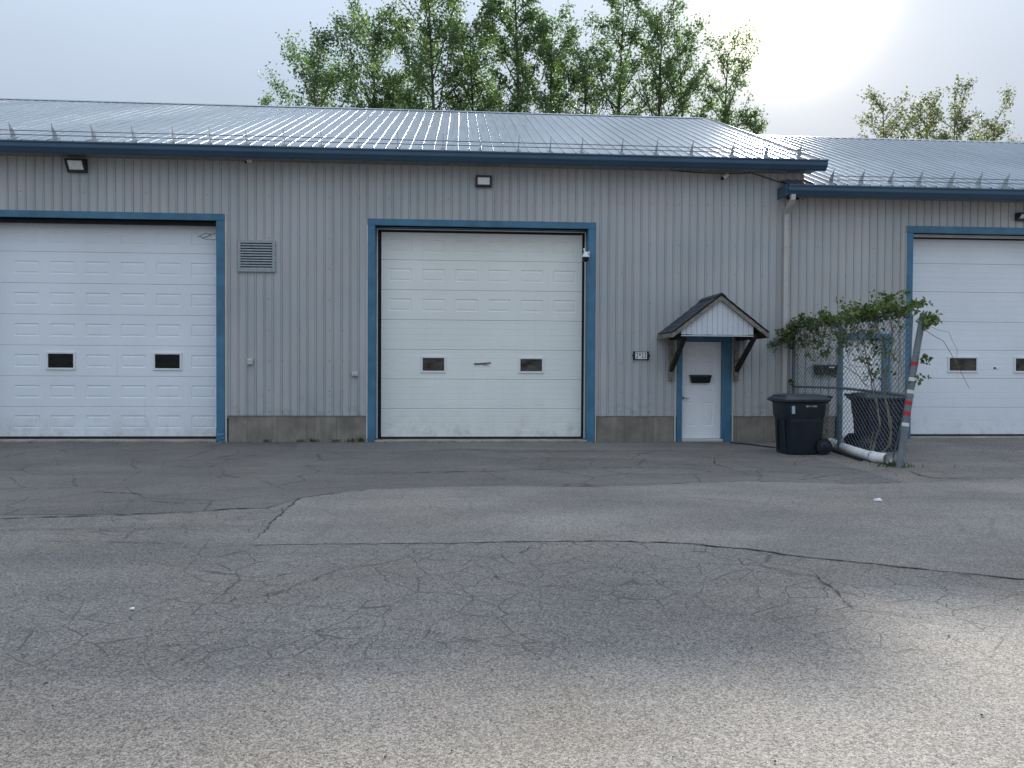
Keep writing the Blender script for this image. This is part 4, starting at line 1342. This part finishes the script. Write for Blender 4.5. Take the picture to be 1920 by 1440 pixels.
m = MB()
DW, DH = 0.125, 0.100
Z0, Z1 = 0.05, 2.43
span = 4.3
for sgn in (1, -1):
    k = -int((Z1 - Z0) / DH) - 1
    while k * DW < span + (Z1 - Z0) / DH * DW:
        # start at the foot, y0 = -k*DW, climbing half a cell at a time
        pts = []
        n = int((Z1 - Z0) / (DH / 2))
        for i in range(n + 1):
            z = Z0 + i * DH / 2
            y = -0.15 - (k * DW + sgn * i * DW / 2)
            if -0.15 >= y >= end_y(z) - 0.01:
                bow = 0.02 * math.sin(y * 2.1 + z) * (1 if z < 1.1 else 0.4)
                pts.append((FX + bow + (0.0035 if (i % 2) else -0.0035) * sgn, y, z))
        if len(pts) > 1:
            m.tube(pts, 0.0042, 3, caps=False)
        k += 1
tag(m.build('wire_mesh', MWIRE, t, fix=False, weld=False), kind='stuff')

# leaning pipe post at the free end
t = thing('leaning_post', (6.88, -4.4, 0.0), 'leaning grey pipe post with red and white tape bands at the fence end', 'post')
PP = [(6.875, -4.4, -0.02), (6.93, -4.4, 0.40), (7.0, -4.4, 0.90), (7.075, -4.4, 1.45), (7.15, -4.4, 1.95), (7.235, -4.4, 2.42)]


def on_post(z):
    for a, b in zip(PP, PP[1:]):
        if a[2] <= z <= b[2]:
            q = (z - a[2]) / (b[2] - a[2])
            return Vector(a).lerp(Vector(b), q)
    return Vector(PP[-1])


m = MB(); m.tube(PP, [0.052, 0.052, 0.050, 0.050, 0.049, 0.049], 16); m.build('pole', MPOST, t, smooth=True)
for z, h, mt, nm, r in ((1.60, 0.062, MRED, 'red_tape', 0.052), (0.985, 0.065, MRED, 'red_tape', 0.0525), (0.82, 0.065, MRED, 'red_tape', 0.0525), (1.36, 0.055, MWTAPE, 'white_tape', 0.0525),
                        (1.165, 0.055, MWTAPE, 'white_tape', 0.0525), (0.65, 0.055, MWTAPE, 'white_tape', 0.0535), (1.275, 0.05, MPOST, 'coupling', 0.056), (1.105, 0.05, MPOST, 'coupling', 0.056), (0.575, 0.06, MPOST, 'coupling', 0.058),
                        (0.30, 0.012, MFENCE, 'hose_clamp', 0.0535), (0.10, 0.012, MFENCE, 'hose_clamp', 0.0535), (1.80, 0.012, MFENCE, 'hose_clamp', 0.0515)):
    m = MB(); m.tube([on_post(z), on_post(z + h)], r, 16); m.build(nm, mt, t, smooth=True)

# pipes lying along the fence foot
t = thing('drain_pipe', (6.95, -2.8, 0.0), 'white plastic drain pipe lying along the foot of the fence', 'pipe')


def hollow(m, pts, r, th=0.006, n=20):
    m.tube(pts, r, n, caps=False)
    m.tube(list(pts), r - th, n, caps=False)


m = MB(); hollow(m, [(7.28, -1.35, 0.115), (7.15, -2.0, 0.095), (6.99, -2.9, 0.085), (6.87, -3.62, 0.085)], 0.082); m.build('pipe', MPVC, t, smooth=True, fix=False)
m = MB(); hollow(m, [(6.91, -3.52, 0.082), (6.90, -3.75, 0.082), (6.93, -3.98, 0.09)], 0.09, 0.010); m.build('coupling', MPVC, t, smooth=True, fix=False)
m = MB(); m.tube([(6.99, -1.9, 0.035), (6.85, -2.8, 0.030), (6.72, -3.55, 0.030)], 0.028, 10)
tag(m.build('black_pipe', MBLK, smooth=True, loc=(6.85, -2.7, 0.0)), 'thin black pipe lying on the asphalt in front of the white drain pipe', 'pipe')
m = MB(); m.tube([(5.6, -0.40, 0.015), (5.85, -0.72, 0.015), (6.02, -1.2, 0.015), (6.2, -1.6, 0.018), (6.5, -1.72, 0.02)], 0.016, 6)
tag(m.build('hose', MBLK, smooth=True, loc=(5.9, -1.0, 0.0)), 'thin black hose on the ground by the foundation beside the bin', 'hose')
m = MB(); m.extr([(6.80, 0.08), (6.90, 0.08), (6.93, 0.92), (6.83, 0.93)], -1.98, -1.955, 'y')
tag(m.build('leaning_board', MWOOD, loc=(6.85, -1.97, 0.0)), 'short grey board leaning upright behind the front bin', 'board')


# ------------------------------------------------------------------ wheeled bins
def wheeled_bin(loc, rot, label):
    t = thing('wheeled_bin', (0, 0, 0), label, 'bin', 'dark wheeled bins by the fence')
    rings = [rrect(-0.33, 0.28, -0.265, 0.265, 0.02, 0.06), rrect(-0.335, 0.285, -0.27, 0.27, 0.04, 0.06), rrect(-0.36, 0.33, -0.29, 0.29, 0.66, 0.06),
             rrect(-0.385, 0.345, -0.305, 0.305, 0.70, 0.06), rrect(-0.40, 0.36, -0.315, 0.315, 0.93, 0.06), rrect(-0.44, 0.40, -0.345, 0.345, 0.955, 0.06), rrect(-0.445, 0.405, -0.35, 0.35, 0.99, 0.06)]
    m = MB(); m.loft(rings); m.build('body', MBIN, t, smooth=True)
    rings = [rrect(-0.475, 0.42, -0.37, 0.37, 0.965, 0.07), rrect(-0.48, 0.425, -0.375, 0.375, 1.0, 0.07), rrect(-0.44, 0.40, -0.345, 0.345, 1.035, 0.08), rrect(-0.42, 0.385, -0.325, 0.325, 1.042, 0.08),
             rrect(-0.405, 0.37, -0.31, 0.31, 1.075, 0.10), rrect(-0.30, 0.27, -0.22, 0.22, 1.092, 0.10)]
    m = MB(); m.loft(rings); m.build('lid', MBINL, t, smooth=True)
    m = MB(); m.tube([(0.40, -0.25, 0.97), (0.47, -0.25, 1.03), (0.495, -0.24, 1.045), (0.495, 0.24, 1.045), (0.47, 0.25, 1.03), (0.40, 0.25, 0.97)], 0.018, 8); m.build('handle', MBIN, t, smooth=True)
    for s in (-1, 1):
        y = s * 0.275
        m = MB(); m.tube([(0.315, y - 0.035, 0.15), (0.315, y + 0.035, 0.15)], 0.15, 24); wh = m.build('wheel', MBLK, t, smooth=True)
        m = MB(); m.tube([(0.315, y + s * 0.0351, 0.15), (0.315, y + s * 0.045, 0.15)], [0.09, 0.075], 20); m.build('hub', MBIN, wh, smooth=True)
    m = MB(); m.tube([(0.315, -0.24, 0.15), (0.315, 0.24, 0.15)], 0.012, 8); m.build('axle', MBLK, t, smooth=True)
    # ribs moulded on the body front
    for y in (-0.14, 0.14):
        m = MB(); m.extr([(-0.338, 0.08), (-0.368, 0.62), (-0.384, 0.62), (-0.356, 0.08)], y - 0.02, y + 0.02, 'y'); m.build('front_rib', MBIN, t)
    # recessed grab panel under the rim
    m = MB(); m.extr([(-0.33, 0.60), (0.30, 0.60), (0.305, 0.645), (-0.335, 0.645)], -0.297, -0.288, 'y'); m.build('side_ridge', MBIN, t)
    t.location = loc
    t.rotation_euler = (0, 0, rot)
    return t


b1 = wheeled_bin((6.20, -2.33, 0.0), R(4), 'dark wheeled bin standing in front of the fence with a pale sticker')
b2 = wheeled_bin((7.86, -1.95, gz(7.86, -1.95)), R(180), 'dark wheeled bin behind the fence mesh')


def stuck(parent, name, mat, vs):
    me = bpy.data.meshes.new(name); me.from_pydata(vs, [], [tuple(range(len(vs)))]); me.materials.append(mat)
    o = bpy.data.objects.new(name, me); C.objects.link(o); o.parent = parent
    return o


stuck(b1, 'sticker', MSTICK, [(-0.315, -0.3105, 0.745), (-0.255, -0.3105, 0.745), (-0.26, -0.318, 0.885), (-0.32, -0.318, 0.885)])
x = 0.0
me = MB()
for wd in (0.014, 0.018, 0.012, 0, 0.012, 0, 0.010, 0.008, 0.016, 0.012, 0.014):
    if wd:
        me.box(x - 0.05, x - 0.05 + wd, -0.3185, -0.317, 0.865, 0.892)
    x += (wd or 0.014) + 0.006
mk = me.mesh('stamped_number', MJ)
o = bpy.data.objects.new('stamped_number', mk); C.objects.link(o); o.parent = b1; o['kind'] = 'stuff'


# ------------------------------------------------------------------ plants
def leaves_mesh(name, pts, size, mat, seed, up=0.25, jitter=0.35, long=1.25):
    r = np.random.default_rng(seed)
    pts = np.asarray(pts, float)
    n = len(pts)
    nrmv = r.normal(size=(n, 3)); nrmv[:, 2] += up
    nrmv /= np.linalg.norm(nrmv, axis=1)[:, None]
    a = r.normal(size=(n, 3))
    u = np.cross(nrmv, a); u /= np.linalg.norm(u, axis=1)[:, None]
    v = np.cross(nrmv, u)
    s = size * (1 + r.uniform(-jitter, jitter, n))[:, None]
    tip = u * s * 0.5 * long; sd = v * s * 0.36
    bend = nrmv * s * 0.12
    co = np.stack([pts - tip - bend, pts + sd * 1.0 - u * s * 0.08 + bend, pts + tip - bend, pts - sd - u * s * 0.08 + bend], 1).reshape(-1, 3)
    me = bpy.data.meshes.new(name)
    me.vertices.add(4 * n); me.vertices.foreach_set('co', co.ravel())
    me.loops.add(4 * n); me.loops.foreach_set('vertex_index', np.arange(4 * n))
    me.polygons.add(n); me.polygons.foreach_set('loop_start', np.arange(0, 4 * n, 4)); me.polygons.foreach_set('loop_total', np.full(n, 4))
    me.materials.append(mat)
    me.update(calc_edges=True)
    return me


def tree(x, y, H, rad, n_leaf, label, seed, group, mat=MLEAF, size=0.13, z_low=0.28, lean=(0, 0), nl=26, up_ang=(42, 68), crown_shape=0.75, gap=0.0):
    rg = random.Random(seed)
    nr = np.random.default_rng(seed)
    t = thing('poplar_tree', (x, y, 0), label, 'tree', group)
    m = MB()
    trunk = []
    wob = (rg.uniform(-0.3, 0.3), rg.uniform(-0.3, 0.3))
    for k in range(9):
        q = k / 8
        trunk.append(Vector((x + lean[0] * q * q + wob[0] * math.sin(q * 4), y + lean[1] * q * q + wob[1] * math.sin(q * 3.3), H * 0.97 * q)))
    m.tube(trunk, [max(0.012, (0.011 * H) * (1 - 0.93 * k / 8)) for k in range(9)], 7)

    def tr(z):
        q = min(0.999, max(0, z / (H * 0.97))) * 8
        i = int(q)
        return trunk[i].lerp(trunk[i + 1], q - i)
    twigs = []
    for k in range(nl):
        q = z_low + (0.95 - z_low) * ((k + rg.random()) / nl)
        base = tr(q * H)
        az = k * 2.39996 + rg.uniform(-0.5, 0.5)
        el = R(rg.uniform(*up_ang))
        prof_ = (1 - ((q - z_low) / (1 - z_low)) ** 1.6) ** crown_shape
        L = rad * (0.35 + 0.75 * prof_) * rg.uniform(0.7, 1.2) / max(0.4, math.cos(el)) * 0.75
        L = min(L, (H * 1.02 - base.z) / max(0.3, math.sin(el)))
        d = Vector((math.cos(az) * math.cos(el), math.sin(az) * math.cos(el), math.sin(el)))
        pts = [base]
        for j in range(1, 6):
            d = (d + Vector((rg.uniform(-0.12, 0.12), rg.uniform(-0.12, 0.12), rg.uniform(-0.05, 0.12)))).normalized()
            pts.append(pts[-1] + d * L / 5)
        r0 = 0.0045 * H * (1 - 0.75 * q)
        m.tube(pts, [max(0.008, r0 * (1 - j / 5.6)) for j in range(6)], 5)
        for j in range(1, 6):
            for _ in range(3 if j < 5 else 4):
                dd = (d * rg.uniform(0.4, 1.0) + Vector((rg.gauss(0, 0.6), rg.gauss(0, 0.6), rg.uniform(0.0, 0.7)))).normalized()
                l = rg.uniform(0.25, 0.8) * (0.5 + 0.1 * rad)
                st = pts[j] + (pts[j - 1] - pts[j]) * rg.random()
                e = st + dd * l
                m.tube([st, st.lerp(e, 0.5) + Vector((0, 0, 0.03)), e], [0.009, 0.007, 0.004], 3, caps=False)
                if rg.random() > gap:
                    twigs.append((st, e))
    top = trunk[-1]
    for _ in range(10):
        st = tr(H * rg.uniform(0.82, 0.97)); e = st + Vector((rg.gauss(0, 0.22), rg.gauss(0, 0.22), rg.uniform(0.2, 0.55)))
        twigs.append((st, e))
    m.build('trunk', MBARK, t, smooth=True, fix=False, weld=False)
    w = np.array([(b - a).length * (0.12 + min(1.2, math.hypot(b.x - tr(b.z).x, b.y - tr(b.z).y) / rad)) for a, b in twigs])
    w = w * nr.uniform(0.2, 1.8, len(w)); w /= w.sum()
    idx = nr.choice(len(twigs), n_leaf, p=w)
    A = np.array([tuple(a) for a, b in twigs]); B = np.array([tuple(b) for a, b in twigs])
    q = nr.uniform(0.15, 1.12, n_leaf)[:, None]
    P = A[idx] * (1 - q) + B[idx] * q + nr.normal(0, 0.15, (n_leaf, 3)) * (0.7 + 0.3 * rad / 2)
    P -= np.array([x, y, 0.0])
    o = bpy.data.objects.new('crown', leaves_mesh('crown', P, size, mat, seed + 1))
    C.objects.link(o); o.parent = t
    return t


GT = 'trees rising behind the workshop roof'
K = 1.35                                                        # row scaled away from the camera to thin its shade on the foreground


def row_tree(x, top, y, rad, n, label, seed, **kw):
    q = K * 32.0 / 32.0
    tree(x * q, -16 + (y + 16) * q, 1.5 + (top - 1.5) * q, rad * q * 1.32, int(n * 1.55), label, seed, GT, size=0.135, **kw)


row_tree(-5.3, 14.6, 16.4, 2.7, 11000, 'broad leafy tree at the left end of the row behind the roof', 101, lean=(-1.2, 0), up_ang=(18, 55), nl=40)
row_tree(-3.2, 16.6, 17.2, 2.6, 12500, 'tall leafy tree second in the row, with open branches leaning out to the left', 102, lean=(-1.0, 0), up_ang=(25, 60), nl=42)
row_tree(-1.2, 17.9, 15.8, 2.7, 16000, 'dense dark green tree in the middle of the big left clump', 103, nl=46, up_ang=(22, 60))
row_tree(0.5, 16.3, 16.8, 2.3, 12000, 'rounded tree on the right shoulder of the big left clump', 104, nl=40, up_ang=(22, 60))
row_tree(2.3, 18.6, 15.9, 1.5, 8000, 'slim upright poplar beside the gap after the big left clump', 105, nl=36, up_ang=(30, 66))
row_tree(3.6, 16.7, 16.6, 2.0, 9500, 'slender poplar leaning slightly, second after the gap', 106, nl=36, lean=(0.4, 0), up_ang=(25, 62))
row_tree(5.1, 15.1, 15.7, 2.1, 8000, 'shorter bushy tree in the dip of the row', 107, nl=36, up_ang=(20, 58))
row_tree(6.7, 18.0, 16.3, 1.9, 6600, 'tall poplar with a bare trunk showing, right of the dip', 108, nl=36, up_ang=(28, 64))
row_tree(8.2, 16.8, 15.6, 1.9, 6600, 'pointed poplar with upright plumes right of the tall bare-trunked one', 109, nl=36, up_ang=(32, 66))
row_tree(9.4, 16.3, 16.5, 1.8, 5000, 'airy poplar third from the right end of the row', 110, nl=34, up_ang=(30, 64), gap=0.2)
row_tree(10.5, 15.3, 15.5, 1.7, 4600, 'airy poplar leaning right, last tall one of the row', 111, nl=32, lean=(0.9, 0), up_ang=(28, 60), gap=0.25)
row_tree(12.2, 12.3, 15.6, 1.1, 2600, 'small low tree top at the right end of the row by the sun glare', 112, nl=18)
row_tree(-8.2, 12.6, 16.0, 0.8, 900, 'tiny tree top just peeping over the roof left of the row', 113, nl=12)
GT2 = 'young trees behind the lower workshop roof'
tree(25.2, 28.0, 18.0, 2.9, 5600, 'thin young tree at the left of the sparse clump over the lower roof', 121, GT2, mat=MLEAF2, size=0.13, nl=34, lean=(-0.6, 0), gap=0.15, up_ang=(25, 62))
tree(27.1, 27.4, 17.3, 2.6, 4800, 'thinnest young tree in the middle of the sparse clump over the lower roof', 122, GT2, mat=MLEAF2, size=0.13, nl=32, gap=0.2, up_ang=(25, 62))
tree(28.9, 27.8, 17.7, 2.7, 6000, 'fuller young tree right of the middle of the sparse clump over the lower roof', 123, GT2, mat=MLEAF2, size=0.13, nl=34, gap=0.1, up_ang=(25, 62))
tree(30.6, 27.3, 17.0, 2.6, 5000, 'slanting young tree at the right of the sparse clump over the lower roof', 124, GT2, mat=MLEAF2, size=0.13, nl=32, lean=(0.8, 0), gap=0.15, up_ang=(22, 60))

# vine over the fence
t = thing('climbing_vine', (7.0, -3.7, 0.0), 'green climbing vine sprawling over the top of the chain-link fence', 'vine')
rg = random.Random(55)
m = MB()
ends = []


def vine_path(pts, r0, r1, n=6):
    p = [Vector(pts[0])]
    for a, b in zip(pts, pts[1:]):
        a, b = Vector(a), Vector(b)
        k = max(2, int((b - a).length / 0.12))
        for i in range(1, k + 1):
            p.append(a.lerp(b, i / k) + Vector((rg.uniform(-1, 1), rg.uniform(-1, 1), rg.uniform(-1, 1))) * 0.014)
    m.tube(p, [r0 + (r1 - r0) * i / (len(p) - 1) for i in range(len(p))], n)
    return p


x_ = FX - 0.05
main_stems = [
    [(6.93, -3.55, 0.04), (x_, -3.45, 0.30), (x_, -3.62, 0.62), (x_, -3.50, 0.95), (x_, -3.35, 1.25), (x_, -3.20, 1.7), (x_, -2.9, 2.2), (x_, -2.4, 2.47)],
    [(6.93, -3.60, 0.04), (x_, -3.86, 0.26), (x_, -3.93, 0.50), (x_, -3.85, 0.85), (x_, -3.72, 1.15), (x_, -3.75, 1.6), (x_, -3.6, 2.1), (x_, -3.3, 2.5)],
    [(6.93, -3.60, 0.05), (x_, -3.95, 0.30), (x_, -3.92, 0.70), (x_, -3.78, 1.02), (x_, -3.8, 1.5), (x_, -3.95, 2.0), (x_, -3.9, 2.45)],
    [(6.94, -3.45, 0.05), (x_, -3.35, 0.32), (x_, -3.42, 0.5)],
    [(x_, -3.2, 1.25), (x_, -2.9, 1.42), (x_, -2.55, 1.55), (x_, -2.25, 1.62)],
    [(x_, -3.5, 1.15), (x_, -3.1, 1.65), (x_, -2.85, 2.0), (x_, -2.7, 2.3)],
]
for i, p in enumerate(main_stems):
    vine_path(p, 0.017 if i < 3 else 0.010, 0.007)
for k in range(22):
    y = -0.3 - 3.8 * rg.random(); z = rg.uniform(1.9, 2.42)
    q = [(x_ + 0.02, y, z)]
    for _ in range(4):
        y = min(-0.2, max(-4.2, y + rg.gauss(0, 0.30))); z = min(2.45, max(1.4, z + rg.uniform(-0.30, 0.12)))
        q.append((x_ + rg.uniform(0.0, 0.03), y, z))
    vine_path(q, 0.006, 0.003, 4)
# loose long runners beyond the post
vine_path([(7.2, -4.4, 2.2), (7.5, -4.5, 1.98), (7.75, -4.5, 1.6), (7.95, -4.5, 1.25)], 0.006, 0.003, 4)
vine_path([(7.2, -4.4, 2.25), (7.55, -4.55, 2.12), (7.68, -4.55, 1.85), (7.70, -4.55, 1.6)], 0.004, 0.002, 4)
# twigs with leaves over the top rail
L = []


def leafy(st, d, l, dens=1.0, droop=0.15):
    st = Vector(st); d = Vector(d).normalized()
    p = [st]
    for k in range(5):
        d = (d + Vector((rg.gauss(0, 0.18), rg.gauss(0, 0.18), rg.gauss(0, 0.12) - droop * k * 0.25))).normalized()
        p.append(p[-1] + d * l / 5)
    m.tube(p, [0.006, 0.005, 0.0045, 0.004, 0.003, 0.002], 4, caps=False)
    n = int(l * 26 * dens)
    for _ in range(n):
        q = rg.random() ** 0.8 * 5
        i = min(4, int(q))
        c = p[i].lerp(p[i + 1], q - i)
        for _ in range(3):
            L.append(tuple(c + Vector((rg.gauss(0, 0.045), rg.gauss(0, 0.045), rg.gauss(0, 0.035)))))


for _ in range(100):
    y = -0.05 - 4.25 * (rg.random() ** 0.85)
    hgt = 0.20 + 0.14 * max(0, (-y - 1.0) / 3)
    leafy((FX + rg.uniform(-0.05, 0.05), y, 2.42 + rg.uniform(-0.05, 0.05)), (rg.gauss(0, 0.7), rg.gauss(0, 0.8), rg.uniform(0.2, 1.0)), rg.uniform(0.15, 0.22 + hgt), 0.85)
for _ in range(52):
    y = -0.1 - 4.2 * rg.random()
    leafy((FX - 0.04, y, 2.40), (rg.gauss(0, 0.15), rg.gauss(0, 0.7), -1.0), rg.uniform(0.15, 0.75), 0.38, 0.05)
for _ in range(16):
    y = -1.2 - 3.0 * rg.random()
    leafy((FX - 0.03, y, rg.uniform(1.4, 2.1)), (rg.gauss(0, 0.3), rg.gauss(0, 0.8), rg.gauss(0, 0.5)), rg.uniform(0.15, 0.3), 0.8)
for _ in range(14):
    leafy((FX - 0.05, 0.0 - rg.random() * 0.4, 2.35 + rg.uniform(-0.1, 0.1)), (-1.0, -0.2 + rg.gauss(0, 0.3), rg.uniform(-0.8, 0.3)), rg.uniform(0.25, 0.6), 0.8)
for z in (2.30, 2.35, 2.25, 2.2):
    leafy((7.2, -4.45, z), (rg.gauss(0, 1), -0.6, rg.gauss(0, 0.5)), 0.22, 1.6)
leafy((7.02, -4.3, 2.45), (0.9, -0.3, 0.5), 0.32, 0.6, -0.05)
leafy((7.02, -4.2, 2.6), (1.0, -0.2, 0.25), 0.34, 0.5, 0.0)
leafy((7.15, -4.45, 1.70), (0.8, -0.3, 0.3), 0.16, 2.0)
leafy((7.10, -4.45, 1.36), (0.8, -0.3, 0.3), 0.16, 1.4)
for z in (1.25, 0.85, 0.8):
    leafy((6.98, -0.12, z), (-0.3, -0.4, 0.3), 0.25, 1.0)
tag(m.build('stem', MSTEM, t, smooth=True, fix=False, weld=False), kind='stuff')
org = np.array(tuple(origin(t)))
o = bpy.data.objects.new('foliage', leaves_mesh('foliage', np.array(L) - org, 0.062, MVINE, 77, up=0.5))
C.objects.link(o); o.parent = t

# weeds at the foot of the wall
wl = [(-3.93, 0.10), (-3.25, 0.09), (-2.98, 0.13), (-2.55, 0.09), (-2.25, 0.14), (-2.02, 0.16)]
labs = ['tiny weed tuft at the wall foot nearest the left garage door', 'small weed tuft second along the foundation', 'bushier weed tuft at the middle of the foundation strip', 'small weed tuft fourth along the foundation',
        'weed tuft second nearest the middle garage door', 'largest weed tuft in the corner by the jamb of the middle garage door']
for k, ((x, h), lab) in enumerate(zip(wl, labs)):
    rg = random.Random(300 + k)
    m = MB()
    for _ in range(22):
        a = rg.uniform(0, 6.28); l = h * rg.uniform(0.35, 0.8); w = 0.005
        bx, by = x + rg.gauss(0, 0.04), -0.045 + rg.uniform(-0.03, 0.015)
        tx, ty = bx + math.cos(a) * l * 0.5, min(-0.02, by + math.sin(a) * l * 0.5)
        m.add([(bx - w, by, 0.0), (bx + w, by, 0.0), ((bx + tx) / 2 + w, (by + ty) / 2, l * 0.65), (tx, ty, l), ((bx + tx) / 2 - w, (by + ty) / 2, l * 0.65)], [(0, 1, 2, 3, 4)])
    tag(m.build('weed_tuft', MWEED, loc=(x, -0.05, 0.0), fix=False, weld=False), lab, 'weed', 'weeds along the wall foot')
rg = random.Random(410)
m = MB()
for _ in range(130):
    a = rg.uniform(0, 6.28); l = rg.uniform(0.03, 0.09); w = 0.005
    bx, by = rg.gauss(6.9, 0.13), rg.gauss(-4.22, 0.12)
    tx, ty = bx + math.cos(a) * l, by + math.sin(a) * l
    m.add([(bx - w, by, 0.0), (bx + w, by, 0.0), ((bx + tx) / 2 + w, (by + ty) / 2, l * 0.65), (tx, ty, l), ((bx + tx) / 2 - w, (by + ty) / 2, l * 0.65)], [(0, 1, 2, 3, 4)])
tag(m.build('weed_patch', MWEED, loc=(6.9, -4.2, 0.0), fix=False, weld=False), kind='stuff')

# litter and loose stones
for x, y, s, lab in ((4.83, -7.42, 0.045, 'small white scrap of litter lying on the asphalt in front of the bins'), (-2.02, -11.12, 0.016, 'tiny white scrap of litter on the cracked asphalt in front of the left door')):
    m = MB(); m.loft([[(x - s, y - s * 0.5, 0.010), (x + s, y - s * 0.6, 0.010), (x + s * 0.9, y + s * 0.5, 0.010), (x - s * 0.8, y + s * 0.6, 0.010)], [(x - s * 0.8, y - s * 0.4, 0.010 + s * 0.5), (x + s * 0.9, y - s * 0.5, 0.010 + s * 0.3), (x + s * 0.8, y + s * 0.4, 0.010 + s * 0.6), (x - s * 0.7, y + s * 0.5, 0.010 + s * 0.35)]])
    tag(m.build('litter_scrap', MWHT, loc=(x, y, 0.0)), lab, 'litter', 'white scraps on the asphalt')
rg = random.Random(9)
m = MB()
for _ in range(260):
    y = -13.6 + 13.2 * rg.random() ** 1.3
    x = rg.uniform(-1, 1) * (16.5 + y) * 0.72 + 0.06 * (16 + y)
    s = rg.uniform(0.002, 0.0065)
    z = gz(x, y) + 0.004
    ring = lambda r, zz: [(x + r * math.cos(a) * rg.uniform(0.7, 1.2), y + r * math.sin(a) * rg.uniform(0.7, 1.2), z + zz) for a in [i * math.pi / 2.5 for i in range(5)]]
    m.loft([ring(s, 0), ring(s * 0.9, s * 0.7), ring(s * 0.4, s * 1.1)])
for _ in range(420):
    x = rg.uniform(-9.5, 9.6); y = -0.09 - abs(rg.gauss(0, 0.10)); s = rg.uniform(0.004, 0.014)
    z = gz(x, y) + 0.004
    m.loft([ring(s, 0), ring(s * 0.9, s * 0.7), ring(s * 0.4, s * 1.1)])
tag(m.build('loose_stones', MSTONE, fix=False, weld=False), kind='stuff')
